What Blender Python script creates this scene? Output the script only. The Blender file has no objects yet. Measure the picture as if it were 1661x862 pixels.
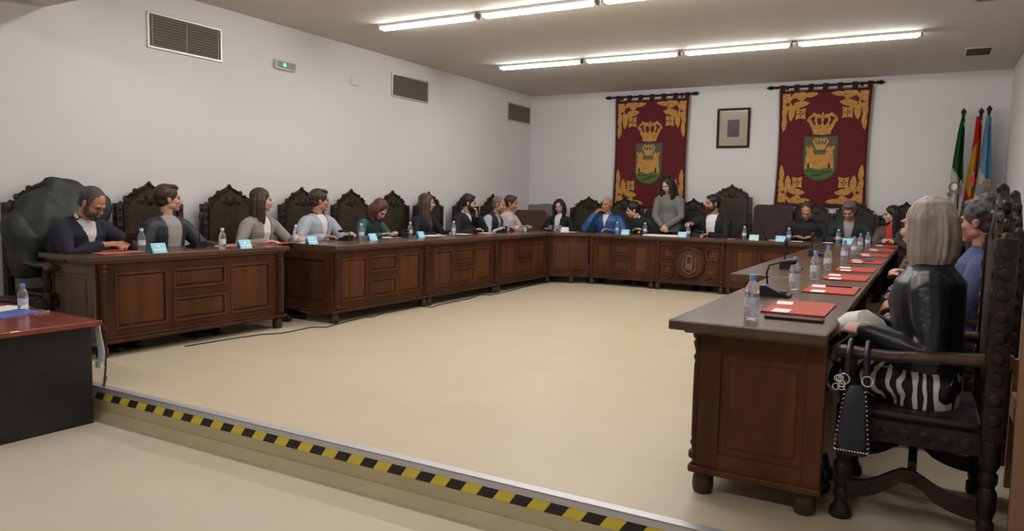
import bpy, bmesh, math, random
from mathutils import Vector, Matrix, Euler
from mathutils.geometry import tessellate_polygon
random.seed(7)
PI = math.pi
SC = bpy.context.scene
COL = SC.collection
V = Vector
TH = 0.79          # council table height above the dais
HC = 3.24          # ceiling above the dais
RW = 7.55          # room width
YD = -9.607        # front edge of the dais
LOW = -0.195       # lower floor

# ------------------------------------------------------------------ materials
def mat(name, col, rough=0.6, metal=0.0, var=0.0, scale=8.0, bump=0.0, bscale=60.0, spec=0.5, stretch=(1, 1, 1), col2=None,
        emit=None, trans=0.0, ior=1.45, coat=0.0, sheen=0.0, alpha=1.0):
    m = bpy.data.materials.new(name)
    m.use_nodes = True
    nt = m.node_tree
    b = nt.nodes['Principled BSDF']
    c = (col[0], col[1], col[2], 1)
    b.inputs['Base Color'].default_value = c
    b.inputs['Roughness'].default_value = rough
    b.inputs['Metallic'].default_value = metal
    b.inputs['Specular IOR Level'].default_value = spec
    b.inputs['IOR'].default_value = ior
    b.inputs['Transmission Weight'].default_value = trans
    b.inputs['Coat Weight'].default_value = coat
    b.inputs['Sheen Weight'].default_value = sheen
    b.inputs['Alpha'].default_value = alpha
    if var > 0 or col2 or bump > 0:
        tc = nt.nodes.new('ShaderNodeTexCoord')
        mp = nt.nodes.new('ShaderNodeMapping')
        mp.inputs['Scale'].default_value = stretch
        nt.links.new(tc.outputs['Object'], mp.inputs['Vector'])
    if var > 0 or col2:
        n = nt.nodes.new('ShaderNodeTexNoise')
        n.inputs['Scale'].default_value = scale
        n.inputs['Detail'].default_value = 5
        n.inputs['Roughness'].default_value = 0.6
        nt.links.new(mp.outputs['Vector'], n.inputs['Vector'])
        r = nt.nodes.new('ShaderNodeValToRGB')
        a = tuple(max(0, x * (1 - var)) for x in col)
        d = col2 if col2 else tuple(min(1, x * (1 + var)) for x in col)
        r.color_ramp.elements[0].position = 0.32
        r.color_ramp.elements[1].position = 0.68
        r.color_ramp.elements[0].color = (*a, 1)
        r.color_ramp.elements[1].color = (*d, 1)
        nt.links.new(n.outputs['Fac'], r.inputs['Fac'])
        nt.links.new(r.outputs['Color'], b.inputs['Base Color'])
    if bump > 0:
        n2 = nt.nodes.new('ShaderNodeTexNoise')
        n2.inputs['Scale'].default_value = bscale
        n2.inputs['Detail'].default_value = 4
        nt.links.new(mp.outputs['Vector'], n2.inputs['Vector'])
        bp = nt.nodes.new('ShaderNodeBump')
        bp.inputs['Strength'].default_value = bump
        bp.inputs['Distance'].default_value = 0.01
        nt.links.new(n2.outputs['Fac'], bp.inputs['Height'])
        nt.links.new(bp.outputs['Normal'], b.inputs['Normal'])
    if emit:
        b.inputs['Emission Color'].default_value = (*emit[:3], 1)
        b.inputs['Emission Strength'].default_value = emit[3]
    return m

M = {}
M['wall'] = mat('white_plaster', (.655, .645, .655), .85, bump=.05, bscale=120)
M['ceil'] = mat('ceiling_paint', (.60, .56, .51), .9)
M['floor'] = mat('cream_linoleum', (.52, .44, .315), .38, var=.035, scale=2.2, spec=.4)
M['lfloor'] = mat('pale_linoleum', (.50, .435, .345), .4, var=.04, scale=1.6, spec=.4)
M['riser'] = mat('riser_linoleum', (.44, .38, .235), .5, var=.06, scale=5)
M['alu'] = mat('aluminium', (.52, .52, .55), .4, metal=.6)
M['yellow'] = mat('tape_yellow', (.62, .50, .05), .5)
M['black_tape'] = mat('tape_black', (.015, .012, .012), .5)
M['wood'] = mat('walnut', (.055, .020, .009), .5, var=.35, scale=6, stretch=(1, 1, .18), spec=.16)
M['woodp'] = mat('walnut_panel', (.080, .029, .011), .5, var=.35, scale=6, stretch=(1, 1, .15), spec=.16)
M['woodtop'] = mat('walnut_top', (.085, .042, .024), .27, var=.25, scale=5, stretch=(.15, 1, 1), spec=.5)
M['wooddark'] = mat('dark_foot', (.035, .016, .010), .5, var=.3, scale=9)
M['woodgrey'] = mat('grey_toned_walnut', (.115, .072, .050), .5, var=.2, scale=7, stretch=(1, 1, .15))  # greyer walnut; backlit look of the table end put into the colour
M['carved'] = mat('carved_oak', (.019, .012, .009), .42, var=.45, scale=14, bump=.5, bscale=55, spec=.3)
M['carvedl'] = mat('carved_oak_worn', (.060, .034, .024), .35, var=.4, scale=12, bump=.25, bscale=50)
M['leatherback'] = mat('chair_leather', (.034, .026, .016), .5, spec=.3, var=.5, scale=7, bump=.6, bscale=26)
M['leatherseat'] = mat('seat_leather', (.020, .013, .010), .4, var=.3)
M['mahog'] = mat('red_mahogany', (.20, .040, .026), .25, var=.35, scale=5, stretch=(.2, 1, 1), coat=.3)
M['blackpanel'] = mat('black_laminate', (.012, .012, .013), .4, var=.3, scale=9)
M['black'] = mat('black_plastic', (.012, .012, .013), .38)
M['grille'] = mat('grille_metal', (.20, .185, .15), .5, metal=.2)
M['grilled'] = mat('grille_dark', (.085, .078, .06), .7)
M['whitep'] = mat('white_plastic', (.62, .62, .60), .45)
M['greenled'] = mat('green_led', (.1, .8, .45), .4, emit=(.12, .95, .5, 1.1))
M['tube'] = mat('tube_diffuser', (.9, .9, .9), .5, emit=(1.0, .965, .925, 29.0))
M['paper'] = mat('white_paper', (.80, .79, .77), .6)
M['red'] = mat('red_card', (.44, .042, .020), .55, spec=.25, var=.06)
M['pinkred'] = mat('pink_card', (.60, .16, .15), .45)
M['bluecard'] = mat('blue_card', (.22, .55, .78), .5, col2=(.36, .68, .86), scale=14, var=.05)
M['mintcard'] = mat('mint_card', (.36, .66, .58), .5)
M['plastic'] = mat('clear_bottle', (.86, .90, .97), .12, trans=.88, ior=1.18, spec=.6)
M['water'] = mat('bottle_water', (.85, .90, .97), .05, trans=.92, ior=1.15)
M['cap'] = mat('blue_cap', (.13, .28, .62), .4)
M['caplight'] = mat('pale_cap', (.50, .60, .75), .4)
M['label'] = mat('bottle_label', (.66, .70, .80), .5, var=.2, scale=40, alpha=.75)
M['blue_folder'] = mat('blue_folder', (.10, .16, .50), .4)
M['maroon'] = mat('maroon_cloth', (.100, .006, .010), .85, var=.18, scale=30, bump=.3, bscale=200)
M['maroond'] = mat('dark_maroon_cloth', (.034, .004, .006), .85, var=.15, scale=30)
M['gold'] = mat('gold_applique', (.43, .215, .045), .7, var=.3, scale=24, bump=.25, bscale=150)
M['goldl'] = mat('gold_light', (.42, .25, .07), .7, var=.15, scale=24)
M['edge'] = mat('pink_binding', (.27, .14, .13), .8)
M['shieldg'] = mat('shield_green_grey', (.085, .080, .048), .8, var=.2, scale=40)
M['green_app'] = mat('green_applique', (.065, .115, .028), .8, var=.35, scale=40)
M['dgreen'] = mat('dark_green_applique', (.025, .06, .018), .8)
M['frame'] = mat('frame_wood', (.022, .013, .008), .55, spec=.2)
M['mount'] = mat('picture_mount', (.64, .56, .45), .6)
M['photo'] = mat('grey_photo', (.10, .09, .09), .4, var=.25, scale=14)
M['glass'] = mat('picture_glass', (1, 1, 1), .04, trans=1.0, ior=1.22)
M['fgreen'] = mat('flag_green', (.010, .120, .045), .7)
M['fwhite'] = mat('flag_white', (.70, .69, .66), .7)
M['fred'] = mat('flag_red', (.60, .025, .02), .7)
M['fyellow'] = mat('flag_yellow', (.75, .40, .03), .7)
M['fblue'] = mat('flag_blue', (.22, .44, .62), .7)
M['fgrey'] = mat('flag_grey', (.16, .18, .20), .7)
M['fbrown'] = mat('flag_brown', (.24, .15, .085), .7, var=.4, scale=50)
M['brownleather'] = mat('brown_leather', (.052, .018, .012), .5, var=.25, scale=8, bump=.15, bscale=90, spec=.2)
M['darkleather'] = mat('dark_brown_leather', (.034, .021, .018), .55, var=.2, scale=8, spec=.2)
M['greycoat'] = mat('grey_wool', (.13, .125, .115), .9, var=.2, scale=40)
M['blackcloth'] = mat('black_cloth', (.010, .010, .012), .85, var=.2)
M['greencoat'] = mat('dark_green_nylon', (.015, .022, .016), .55, var=.4, scale=7, bump=.5, bscale=9)
M['pale_oak'] = mat('pale_oak', (.24, .125, .070), .45, var=.16, scale=7, stretch=(1, 1, .12))
M['oak'] = mat('oak', (.30, .19, .11), .5, var=.2, scale=7)
M['chrome'] = mat('chrome', (.7, .7, .7), .25, metal=1)
M['bag'] = mat('navy_leather', (.012, .013, .026), .35)
M['skin'] = mat('skin_light', (.50, .265, .185), .55, var=.06, scale=30)
M['skinm'] = mat('skin_warm', (.43, .20, .125), .55, var=.08, scale=30)
M['skinp'] = mat('skin_pale', (.56, .33, .25), .55, var=.05, scale=30)
M['lips'] = mat('lips', (.34, .11, .095), .5)
M['eye'] = mat('eye_dark', (.035, .022, .016), .3)
M['h_black'] = mat('hair_black', (.010, .007, .007), .5, var=.4, scale=40, bump=.7, bscale=60, stretch=(1, 1, .2))
M['h_brown'] = mat('hair_brown', (.042, .022, .014), .5, var=.4, scale=40, bump=.7, bscale=60, stretch=(1, 1, .2))
M['h_auburn'] = mat('hair_auburn', (.085, .026, .018), .5, var=.4, scale=40, bump=.7, bscale=60, stretch=(1, 1, .2))
M['h_long'] = mat('hair_long_brown', (.072, .036, .026), .5, var=.4, scale=40, bump=.7, bscale=60, stretch=(1, 1, .2))
M['h_grey'] = mat('hair_grey', (.105, .090, .080), .6, var=.4, scale=40, bump=.8, bscale=50)
M['h_greyd'] = mat('hair_dark_grey', (.060, .054, .054), .6, var=.5, scale=30, bump=1.0, bscale=45)
M['h_salt'] = mat('hair_salt', (.13, .105, .085), .6, var=.4, scale=40, bump=.6, bscale=60)
M['h_blond'] = mat('hair_ash_blonde', (.335, .28, .245), .45, var=.5, scale=22, bump=.8, bscale=70, stretch=(1, 1, .12))
M['c_navy'] = mat('navy_knit', (.012, .013, .025), .85, var=.3)
M['c_blackk'] = mat('black_knit', (.008, .008, .010), .8, var=.3)
M['c_denim'] = mat('dark_leather_jacket', (.022, .024, .034), .5, var=.4)
M['c_lgrey'] = mat('light_grey_cotton', (.30, .28, .27), .85)
M['c_tweed'] = mat('grey_tweed', (.26, .235, .215), .9, var=.2, scale=60)
M['c_bluegrey'] = mat('pale_blue_grey_wool', (.37, .385, .44), .85, var=.12, scale=60)
M['c_white'] = mat('white_cotton', (.64, .63, .62), .8)
M['c_pinkish'] = mat('pale_pink_cotton', (.60, .50, .50), .8, var=.06)
M['c_teal'] = mat('teal_knit', (.035, .105, .115), .85, var=.2)
M['c_dkgreen'] = mat('dark_green_wool', (.016, .026, .022), .85, var=.3)
M['c_blue'] = mat('royal_blue_nylon', (.018, .075, .22), .5, var=.2)
M['c_blueshirt'] = mat('blue_shirt', (.048, .062, .155), .8)
M['c_greyknit'] = mat('grey_knit', (.155, .15, .145), .9, var=.15, scale=60)
M['c_olive'] = mat('olive_brown_jacket', (.075, .060, .050), .7, var=.3)
M['c_redtop'] = mat('red_top', (.42, .030, .025), .8)
M['c_leather'] = mat('black_leather', (.012, .013, .016), .33, var=.3, scale=9, bump=.55, bscale=16)
M['c_trouser'] = mat('dark_trousers', (.018, .018, .022), .85)
M['shoe'] = mat('black_shoe', (.010, .010, .010), .35)
M['c_brownscarf'] = mat('brown_scarf', (.060, .036, .030), .9, var=.25)

def zebra():
    m = bpy.data.materials.new('zebra_print')
    m.use_nodes = True
    nt = m.node_tree; b = nt.nodes['Principled BSDF']
    tc = nt.nodes.new('ShaderNodeTexCoord')
    mp = nt.nodes.new('ShaderNodeMapping'); mp.inputs['Rotation'].default_value = (.5, .5, .5)
    mp.inputs['Scale'].default_value = (1, 1, .5)
    w = nt.nodes.new('ShaderNodeTexWave'); w.wave_type = 'BANDS'; w.bands_direction = 'Y'
    w.inputs['Scale'].default_value = 7.5; w.inputs['Distortion'].default_value = 8.0
    w.inputs['Detail'].default_value = 1.5; w.inputs['Detail Scale'].default_value = 1.4
    r = nt.nodes.new('ShaderNodeValToRGB'); r.color_ramp.interpolation = 'CONSTANT'
    r.color_ramp.elements[0].color = (.010, .010, .012, 1)
    r.color_ramp.elements[1].color = (.70, .69, .68, 1); r.color_ramp.elements[1].position = .69
    nt.links.new(tc.outputs['Object'], mp.inputs['Vector']); nt.links.new(mp.outputs['Vector'], w.inputs['Vector'])
    nt.links.new(w.outputs['Fac'], r.inputs['Fac']); nt.links.new(r.outputs['Color'], b.inputs['Base Color'])
    b.inputs['Roughness'].default_value = .85
    return m
M['zebra'] = zebra()

# ------------------------------------------------------------------ mesh helpers
def newbm(): return bmesh.new()

def link(name, me, parent=None):
    o = bpy.data.objects.new(name, me); COL.objects.link(o)
    if parent: o.parent = parent
    return o

def obj(name, bm, m, parent=None, smooth=False, loc=None, rz=None):
    me = bpy.data.meshes.new(name)
    bmesh.ops.recalc_face_normals(bm, faces=bm.faces)
    bm.to_mesh(me); bm.free()
    for x in (m if isinstance(m, (list, tuple)) else [m]): me.materials.append(M[x])
    if smooth:
        me.polygons.foreach_set('use_smooth', [True] * len(me.polygons))
        try: me.set_sharp_from_angle(angle=math.radians(42))
        except Exception: pass
    o = link(name, me, parent)
    if loc is not None: o.location = loc
    if rz is not None: o.rotation_euler = (0, 0, rz)
    return o

def tag(o, label, cat, group=None):
    o['label'] = label; o['category'] = cat
    if group: o['group'] = group
    return o

def struct(o):
    o['kind'] = 'structure'; return o

def thing(name, label, cat, loc=(0, 0, 0), rz=0, group=None):
    o = bpy.data.objects.new(name, None); COL.objects.link(o)
    o.empty_display_size = .1
    o.location = loc; o.rotation_euler = (0, 0, rz)
    return tag(o, label, cat, group)

def dup(root, loc, rz, label, group=None):
    r = root.copy(); COL.objects.link(r); r.location = loc; r.rotation_euler = (0, 0, rz)
    r['label'] = label
    if group: r['group'] = group
    for ch in list(root.children):
        c = ch.copy(); COL.objects.link(c); c.parent = r
        for g in list(ch.children):
            d = g.copy(); COL.objects.link(d); d.parent = c
    return r

def box(bm, x0, x1, y0, y1, z0, z1, bev=0.0, mi=0, T=None):
    r = bmesh.ops.create_cube(bm, size=1)
    vs = r['verts']
    for v in vs:
        v.co = V(((x0 + x1) / 2 + v.co.x * (x1 - x0), (y0 + y1) / 2 + v.co.y * (y1 - y0), (z0 + z1) / 2 + v.co.z * (z1 - z0)))
    fs = list({f for v in vs for f in v.link_faces})
    if bev > 0:
        es = list({e for v in vs for e in v.link_edges})
        rr = bmesh.ops.bevel(bm, geom=es, offset=bev, segments=2, affect='EDGES', profile=.5)
        fs = [f for f in set(rr['faces']) | {f for f in fs if f.is_valid}]
        vs = list({v for f in fs for v in f.verts})
    for f in fs: f.material_index = mi
    if T is not None:
        for v in vs: v.co = T @ v.co
    return vs

def rings(bm, rs, closed=True, caps=True, mi=0):
    """rs: list of rings (lists of Vectors, equal length)"""
    n = len(rs[0]); vv = [[bm.verts.new(p) for p in r] for r in rs]
    for a, b in zip(vv[:-1], vv[1:]):
        for i in range(n if closed else n - 1):
            j = (i + 1) % n
            f = bm.faces.new((a[i], a[j], b[j], b[i])); f.material_index = mi
    if caps:
        f = bm.faces.new(list(reversed(vv[0]))); f.material_index = mi
        f = bm.faces.new(vv[-1]); f.material_index = mi
    return vv

def ell(c, a, b, n=14):
    return [c + a * math.cos(2 * PI * i / n) + b * math.sin(2 * PI * i / n) for i in range(n)]

def lathe(bm, prof, c=(0, 0, 0), n=12, T=None, mi=0):
    c = V(c)
    rs = [[(c + V((r * math.cos(2 * PI * i / n), r * math.sin(2 * PI * i / n), z))) for i in range(n)] for r, z in prof]
    if T is not None: rs = [[T @ p for p in r] for r in rs]
    return rings(bm, rs, mi=mi)

def basis(d):
    d = d.normalized()
    a = V((0, 0, 1)) if abs(d.z) < .9 else V((1, 0, 0))
    x = d.cross(a).normalized(); y = d.cross(x).normalized()
    return x, y

def tube(bm, pts, rad, n=10, mi=0, round_caps=True):
    pts = [V(p) for p in pts]
    if not isinstance(rad, (list, tuple)): rad = [rad] * len(pts)
    P, R, D = [], [], []
    for i, p in enumerate(pts):
        d = (pts[min(i + 1, len(pts) - 1)] - pts[max(i - 1, 0)]).normalized()
        P.append(p); R.append(rad[i]); D.append(d)
    if round_caps:
        r0, r1 = R[0], R[-1]; d0, d1 = D[0], D[-1]; p0, p1 = P[0], P[-1]
        pre = [(p0 - d0 * r0 * .96, r0 * .28, d0), (p0 - d0 * r0 * .7, r0 * .71, d0)]
        post = [(p1 + d1 * r1 * .7, r1 * .71, d1), (p1 + d1 * r1 * .96, r1 * .28, d1)]
        P = [a[0] for a in pre] + P + [a[0] for a in post]
        R = [a[1] for a in pre] + R + [a[1] for a in post]
        D = [a[2] for a in pre] + D + [a[2] for a in post]
    x, y = basis(D[0]); rs = []
    for p, r, d in zip(P, R, D):
        x = (x - d * x.dot(d)).normalized(); y = d.cross(x).normalized()
        rs.append(ell(p, x * r, y * r, n))
    rings(bm, rs, mi=mi)

def ball(bm, c, r, T=None, mi=0, u=14, v=9, rot=None):
    if not isinstance(r, (list, tuple)): r = (r, r, r)
    res = bmesh.ops.create_uvsphere(bm, u_segments=u, v_segments=v, radius=1)
    for w in res['verts']:
        p = V((w.co.x * r[0], w.co.y * r[1], w.co.z * r[2]))
        if rot is not None: p = rot @ p
        p = p + V(c)
        w.co = T @ p if T is not None else p
    for f in {f for w in res['verts'] for f in w.link_faces}: f.material_index = mi

def plate(bm, pts, y0, y1, mi=0, F=None):
    """prism from a 2D outline; F maps (x, z, y) to 3D"""
    F = F or (lambda x, z, y: V((x, y, z)))
    a = [bm.verts.new(F(x, z, y0)) for x, z in pts]
    b = [bm.verts.new(F(x, z, y1)) for x, z in pts]
    n = len(pts)
    tr = tessellate_polygon([[V((x, z, 0)) for x, z in pts]])
    for t in tr:
        try:
            f = bm.faces.new([a[i] for i in t]); f.material_index = mi
            f = bm.faces.new([b[i] for i in reversed(t)]); f.material_index = mi
        except ValueError: pass
    for i in range(n):
        j = (i + 1) % n
        f = bm.faces.new((a[i], a[j], b[j], b[i])); f.material_index = mi

def torus(bm, c, R, r, T=None, n=18, k=7, mi=0, axis='y'):
    vs = []
    for i in range(n):
        t = 2 * PI * i / n; row = []
        for j in range(k):
            s = 2 * PI * j / k
            q = (R + r * math.cos(s))
            p = V((q * math.cos(t), r * math.sin(s), q * math.sin(t))) if axis == 'y' else \
                (V((q * math.cos(t), q * math.sin(t), r * math.sin(s))) if axis == 'z' else V((r * math.sin(s), q * math.cos(t), q * math.sin(t))))
            p = p + V(c)
            row.append(bm.verts.new(T @ p if T is not None else p))
        vs.append(row)
    for i in range(n):
        for j in range(k):
            f = bm.faces.new((vs[i][j], vs[(i + 1) % n][j], vs[(i + 1) % n][(j + 1) % k], vs[i][(j + 1) % k])); f.material_index = mi

def remesh(name, bm, m, voxel, parent=None, smooth=3, fac=.5, cut=None, disp=None):
    """one continuous surface out of overlapping closed shapes"""
    me = bpy.data.meshes.new(name)
    bmesh.ops.recalc_face_normals(bm, faces=bm.faces)
    bm.to_mesh(me); bm.free()
    o = link(name, me)
    r = o.modifiers.new('r', 'REMESH'); r.mode = 'VOXEL'; r.voxel_size = voxel
    if smooth:
        s = o.modifiers.new('s', 'SMOOTH'); s.factor = fac; s.iterations = smooth
    dg = bpy.context.evaluated_depsgraph_get()
    me2 = bpy.data.meshes.new_from_object(o.evaluated_get(dg))
    o.modifiers.clear()
    o.data = me2; bpy.data.meshes.remove(me); me2.name = name
    if cut or disp:
        b = bmesh.new(); b.from_mesh(me2)
        if disp:
            b.normal_update()
            for v in b.verts: v.co = disp(v.co, v.normal)
        if cut:
            fs = [f for f in b.faces if cut(f.calc_center_median())]
            bmesh.ops.delete(b, geom=fs, context='FACES')
            lone = [v for v in b.verts if not v.link_faces]
            bmesh.ops.delete(b, geom=lone, context='VERTS')
        b.to_mesh(me2); b.free()
    me2.materials.clear(); me2.materials.append(M[m])
    me2.polygons.foreach_set('use_smooth', [True] * len(me2.polygons))
    if parent: o.parent = parent
    return o

# ------------------------------------------------------------------ camera
CAMP = V((6.6352, -12.4013, 1.2734)); YAW, PIT, ROL, FOC = .5124, -.0879, .0214, 1190.46
fw = V((-math.sin(YAW) * math.cos(PIT), math.cos(YAW) * math.cos(PIT), math.sin(PIT)))
rr0 = V((math.cos(YAW), math.sin(YAW), 0)); uu0 = rr0.cross(fw)
cr = rr0 * math.cos(ROL) + uu0 * math.sin(ROL); cu = -rr0 * math.sin(ROL) + uu0 * math.cos(ROL)
cam = bpy.data.cameras.new('camera'); camo = bpy.data.objects.new('camera', cam); COL.objects.link(camo)
camo.matrix_world = Matrix(((cr.x, cu.x, -fw.x, CAMP.x), (cr.y, cu.y, -fw.y, CAMP.y), (cr.z, cu.z, -fw.z, CAMP.z), (0, 0, 0, 1)))
cam.sensor_fit = 'HORIZONTAL'; cam.sensor_width = 36; cam.lens = 36 * FOC / 1661; cam.clip_start = .05
SC.camera = camo

# ------------------------------------------------------------------ people
def rot_axis(axis, deg): return Matrix.Rotation(math.radians(deg), 3, axis)

def ik(S, T, l1, l2, pole):
    d = T - S; L = min(d.length, (l1 + l2) * .985); n = d.normalized()
    a = (l1 * l1 - l2 * l2 + L * L) / (2 * L); h = math.sqrt(max(1e-6, l1 * l1 - a * a))
    p = pole - n * pole.dot(n)
    p = p.normalized() if p.length > 1e-4 else basis(n)[0]
    return S + n * a + p * h, S + n * L

def hand(bm, W, d, nrm, side, curl=25, spread=.0, k=1.0):
    """palm, four fingers of different lengths with knuckle bends, and a thumb from the side of the palm"""
    d = d.normalized(); nrm = (nrm - d * nrm.dot(d)).normalized()
    th = d.cross(nrm) * (1 if side > 0 else -1)
    rs = []
    for t, hw, ht in ((-.015, .027, .021), (.02, .035, .018), (.06, .042, .015), (.09, .041, .012)):
        rs.append(ell(W + d * t * k, th * hw * k, nrm * ht * k, 12))
    rings(bm, rs)
    ln = (.92, 1.03, .97, .78)
    for i in range(4):
        off = (.030 - .0205 * i) * k
        p = W + d * (.086 - .004 * abs(i - 1)) * k + th * off
        dd = (d + th * (spread * (1.5 - i))).normalized()
        ax = dd.cross(nrm)
        pts = [p - dd * .012]; a = curl * .55
        for sgm in (.043, .027, .021):
            q = Matrix.Rotation(math.radians(a), 3, ax) @ dd
            pts.append(pts[-1] + q * sgm * ln[i] * k + (q * .012 if len(pts) == 1 else V((0, 0, 0))))
            a += curl
        tube(bm, pts, [.0088 * k, .0088 * k, .008 * k, .0068 * k], 8)
    p = W + d * .022 * k + th * .026 * k
    d1 = (th * .62 + d * .72 + nrm * .28).normalized(); d2 = (th * .18 + d * .92 + nrm * .35).normalized()
    tube(bm, [p - d1 * .012, p + d1 * .042 * k, p + d1 * .042 * k + d2 * .033 * k, p + d1 * .042 * k + d2 * .055 * k], [.014 * k, .0115 * k, .0095 * k, .008 * k], 8)

def head_shapes(bm, T, fem=False):
    def b(c, r): ball(bm, c, r, T)
    b((0, -.012, .036), (.076, .097, .086))
    b((0, .026, -.022), (.064, .066, .085))
    b((0, .020, -.068), (.052, .062, .040) if not fem else (.046, .060, .038))
    b((0, .062, -.094), (.026, .024, .020) if not fem else (.020, .022, .018))
    b((0, .076, .022), (.054, .018, .012))                                    # brow
    for s in (-1, 1):
        b((s * .036, .060, -.028), (.024, .026, .022))                        # cheeks
        b((s * .078, -.008, -.006), (.009, .020, .032)); b((s * .082, -.014, .008), (.008, .015, .016))
        b((s * .011, .096, -.030), (.010, .011, .009))                        # nostrils
        b((s * .048, .006, -.060), (.018, .034, .026))                        # jaw corner
    tube(bm, [T @ V((0, .086, .016)), T @ V((0, .098, -.008)), T @ V((0, .108, -.026))], [.009, .010, .0125], 8)
    b((0, .088, -.056), (.023, .012, .007)); b((0, .086, -.067), (.020, .012, .008))

def make_person(label, loc, rz, s=1.0, lean=8, bend=0, side=0, twist=0, head=(0, 5, 0), R=None, L=None, Rd=None, Ld=None, Rn=None, Ln=None,
                Rp=None, Lp=None, curl=28, seated=True, hs=.47, sw=.175, girth=1.0, fem=False, vox=.0065, skin='skin', hair='short', hairm='h_brown',
                top=('c_navy', .014), open_w=None, shirt=None, collar=None, vneck=None, legs='c_trouser', skirt=None, hem=-.06, front=False, beard=None, glasses=None,
                sleeves=None, knee=.43, feet_y=None, spread=.09, ears=True, extra=None, group=None, sleeve_end=.0):
    bm = newbm()
    X = V((1, 0, 0)); Y = V((0, 1, 0)); Z = V((0, 0, 1))
    P = V((0, 0, hs + .09 * s)) if seated else V((0, 0, .93 * s))
    # spine
    hh = [-.10, 0, .10, .22, .34, .43, .475, .51]
    fem_r = [(.165, .115), (.175, .122), (.160, .108), (.138, .100), (.152, .112), (.160, .100), (.125, .075), (.062, .055)]
    mal_r = [(.150, .110), (.168, .122), (.162, .120), (.160, .118), (.178, .124), (.182, .108), (.140, .080), (.066, .060)]
    rad = fem_r if fem else mal_r
    def spine(h):
        n = 16; p = V(P); st = h * s / n
        for i in range(n):
            hc = (i + .5) / n * max(h, .001)
            p = p + up_at(hc if h > 0 else 0) * st
        return p
    def up_at(h):
        f = min(max(h / .5, 0), 1)
        a = lean + bend * (f - .35)
        return (Matrix.Rotation(math.radians(-a), 3, 'X') @ Matrix.Rotation(math.radians(side * (.4 + f)), 3, 'Y') @ Z).normalized()
    def frame(h):
        u = up_at(h); f = min(max(h / .5, 0), 1)
        r = Matrix.Rotation(math.radians(twist * f), 3, 'Z') @ X
        r = (r - u * r.dot(u)).normalized()
        return spine(h), r, u.cross(r), u
    def torso(b, e, hmin=-.10, hmax=.51, chest=0.0):
        rs = []
        for h, (a, c) in zip(hh, rad):
            if h < hmin - 1e-4 or h > hmax + 1e-4: continue
            p, r, f, u = frame(h)
            k = girth if h < .44 else 1
            if fem and .3 < h < .36: p = p + f * .012
            rs.append(ell(p, r * (a * s * k + e), f * (c * s * k + e), 20))
        p, r, f, u = frame(hmax); 
        rings(b, rs)
    def arm_r(i): return ((.058, .052, .043, .040, .031) if not fem else (.050, .044, .037, .034, .026))[i] * s
    arms = {}
    pS, rS, fS, uS = frame(.44)
    for sd, tgt, dd, nn, pl in ((1, R, Rd, Rn, Rp), (-1, L, Ld, Ln, Lp)):
        S = pS + rS * sd * sw * s - uS * .012
        tgt = V(tgt) if tgt is not None else V((sd * .17, .36, hs + .36))
        pl = V(pl) if pl is not None else V((sd * .75, -.35, -.75))
        E, W = ik(S, tgt, .29 * s, .255 * s, pl)
        dd = V(dd) if dd is not None else (W - E).normalized() + V((-sd * .25, 0, 0))
        nn = V(nn) if nn is not None else V((0, 0, -1))
        arms[sd] = (S, E, W, dd, nn)
    def arm(b, sd, e, cuff=0.0):
        S, E, W, dd, nn = arms[sd]
        We = W - (W - E).normalized() * cuff
        M1 = S.lerp(E, .5); M2 = E.lerp(W, .45)
        Si = S - rS * sd * .035
        tube(b, [Si, S.lerp(E, .12), M1, E, M2, We], [arm_r(0) + e, arm_r(0) + e, arm_r(1) + e, arm_r(2) + e, arm_r(3) * 1.02 + e, arm_r(4) + e * .8], 12)
    # neck and head
    N, nr, nf, nu = frame(.49)
    nd = (nu * .75 + Z * .6 + nf * .12).normalized()
    NT = N + nd * .085 * s
    hy, hp, hr = head
    fwd2 = Matrix.Rotation(math.radians(twist), 3, 'Z') @ Y
    Rm = Matrix.Rotation(math.radians(twist + hy), 3, 'Z') @ Matrix.Rotation(math.radians(-hp), 3, 'X') @ Matrix.Rotation(math.radians(hr), 3, 'Y')
    hc = NT + Rm @ V((0, .022, .088)) * s
    HT = Matrix.Translation(hc) @ Rm.to_4x4() @ Matrix.Scale(s, 4)
    torso(bm, 0)
    tube(bm, [N - nd * .04, N + nd * .03, NT + Rm @ V((0, .0, .03))], [.066 * s, (.046 if fem else .056) * s, (.048 if fem else .056) * s], 14)
    head_shapes(bm, HT, fem)
    for sd in (1, -1):
        arm(bm, sd, 0); S, E, W, dd, nn = arms[sd]
        hand(bm, W + dd.normalized() * .012, dd, nn, sd, curl=curl, k=s * (.93 if fem else 1))
    leg = {}
    for sd in (1, -1):
        if seated:
            h0 = V((sd * .092 * s, 0, hs + .085)); kn = V((sd * (spread + .01), knee * s, hs + .075)); fy = feet_y if feet_y is not None else knee * s + .0
            an = V((sd * spread, fy, .085))
        else:
            h0 = V((sd * .09, 0, P.z - .02)); kn = V((sd * .095, .015, .49)); an = V((sd * .10, -.01, .085))
        leg[sd] = (h0, kn, an)
    def legf(b, sd, e, low=1.0):
        h0, kn, an = leg[sd]
        a2 = kn.lerp(an, low)
        tube(b, [h0, h0.lerp(kn, .5), kn, kn.lerp(a2, .35), a2], [.082 * s + e, .074 * s + e, .057 * s + e, .056 * s + e, .036 * s + e * 1.2], 12)
    for sd in (1, -1):
        legf(bm, sd, 0); an = leg[sd][2]
        tube(bm, [an + V((0, -.035, -.045)), an + V((0, .05, -.045)), an + V((sd * .015, .14, -.055))], [.036, .036, .026], 10)
    if extra: extra(bm, HT)
    body = remesh('person', bm, {'skin': 'skin', 'm': 'skinm', 'p': 'skinp'}.get(skin, skin), vox, smooth=2, fac=.4)
    tag(body, label, 'person', group)
    body.location = loc; body.rotation_euler = (0, 0, rz)
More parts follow.
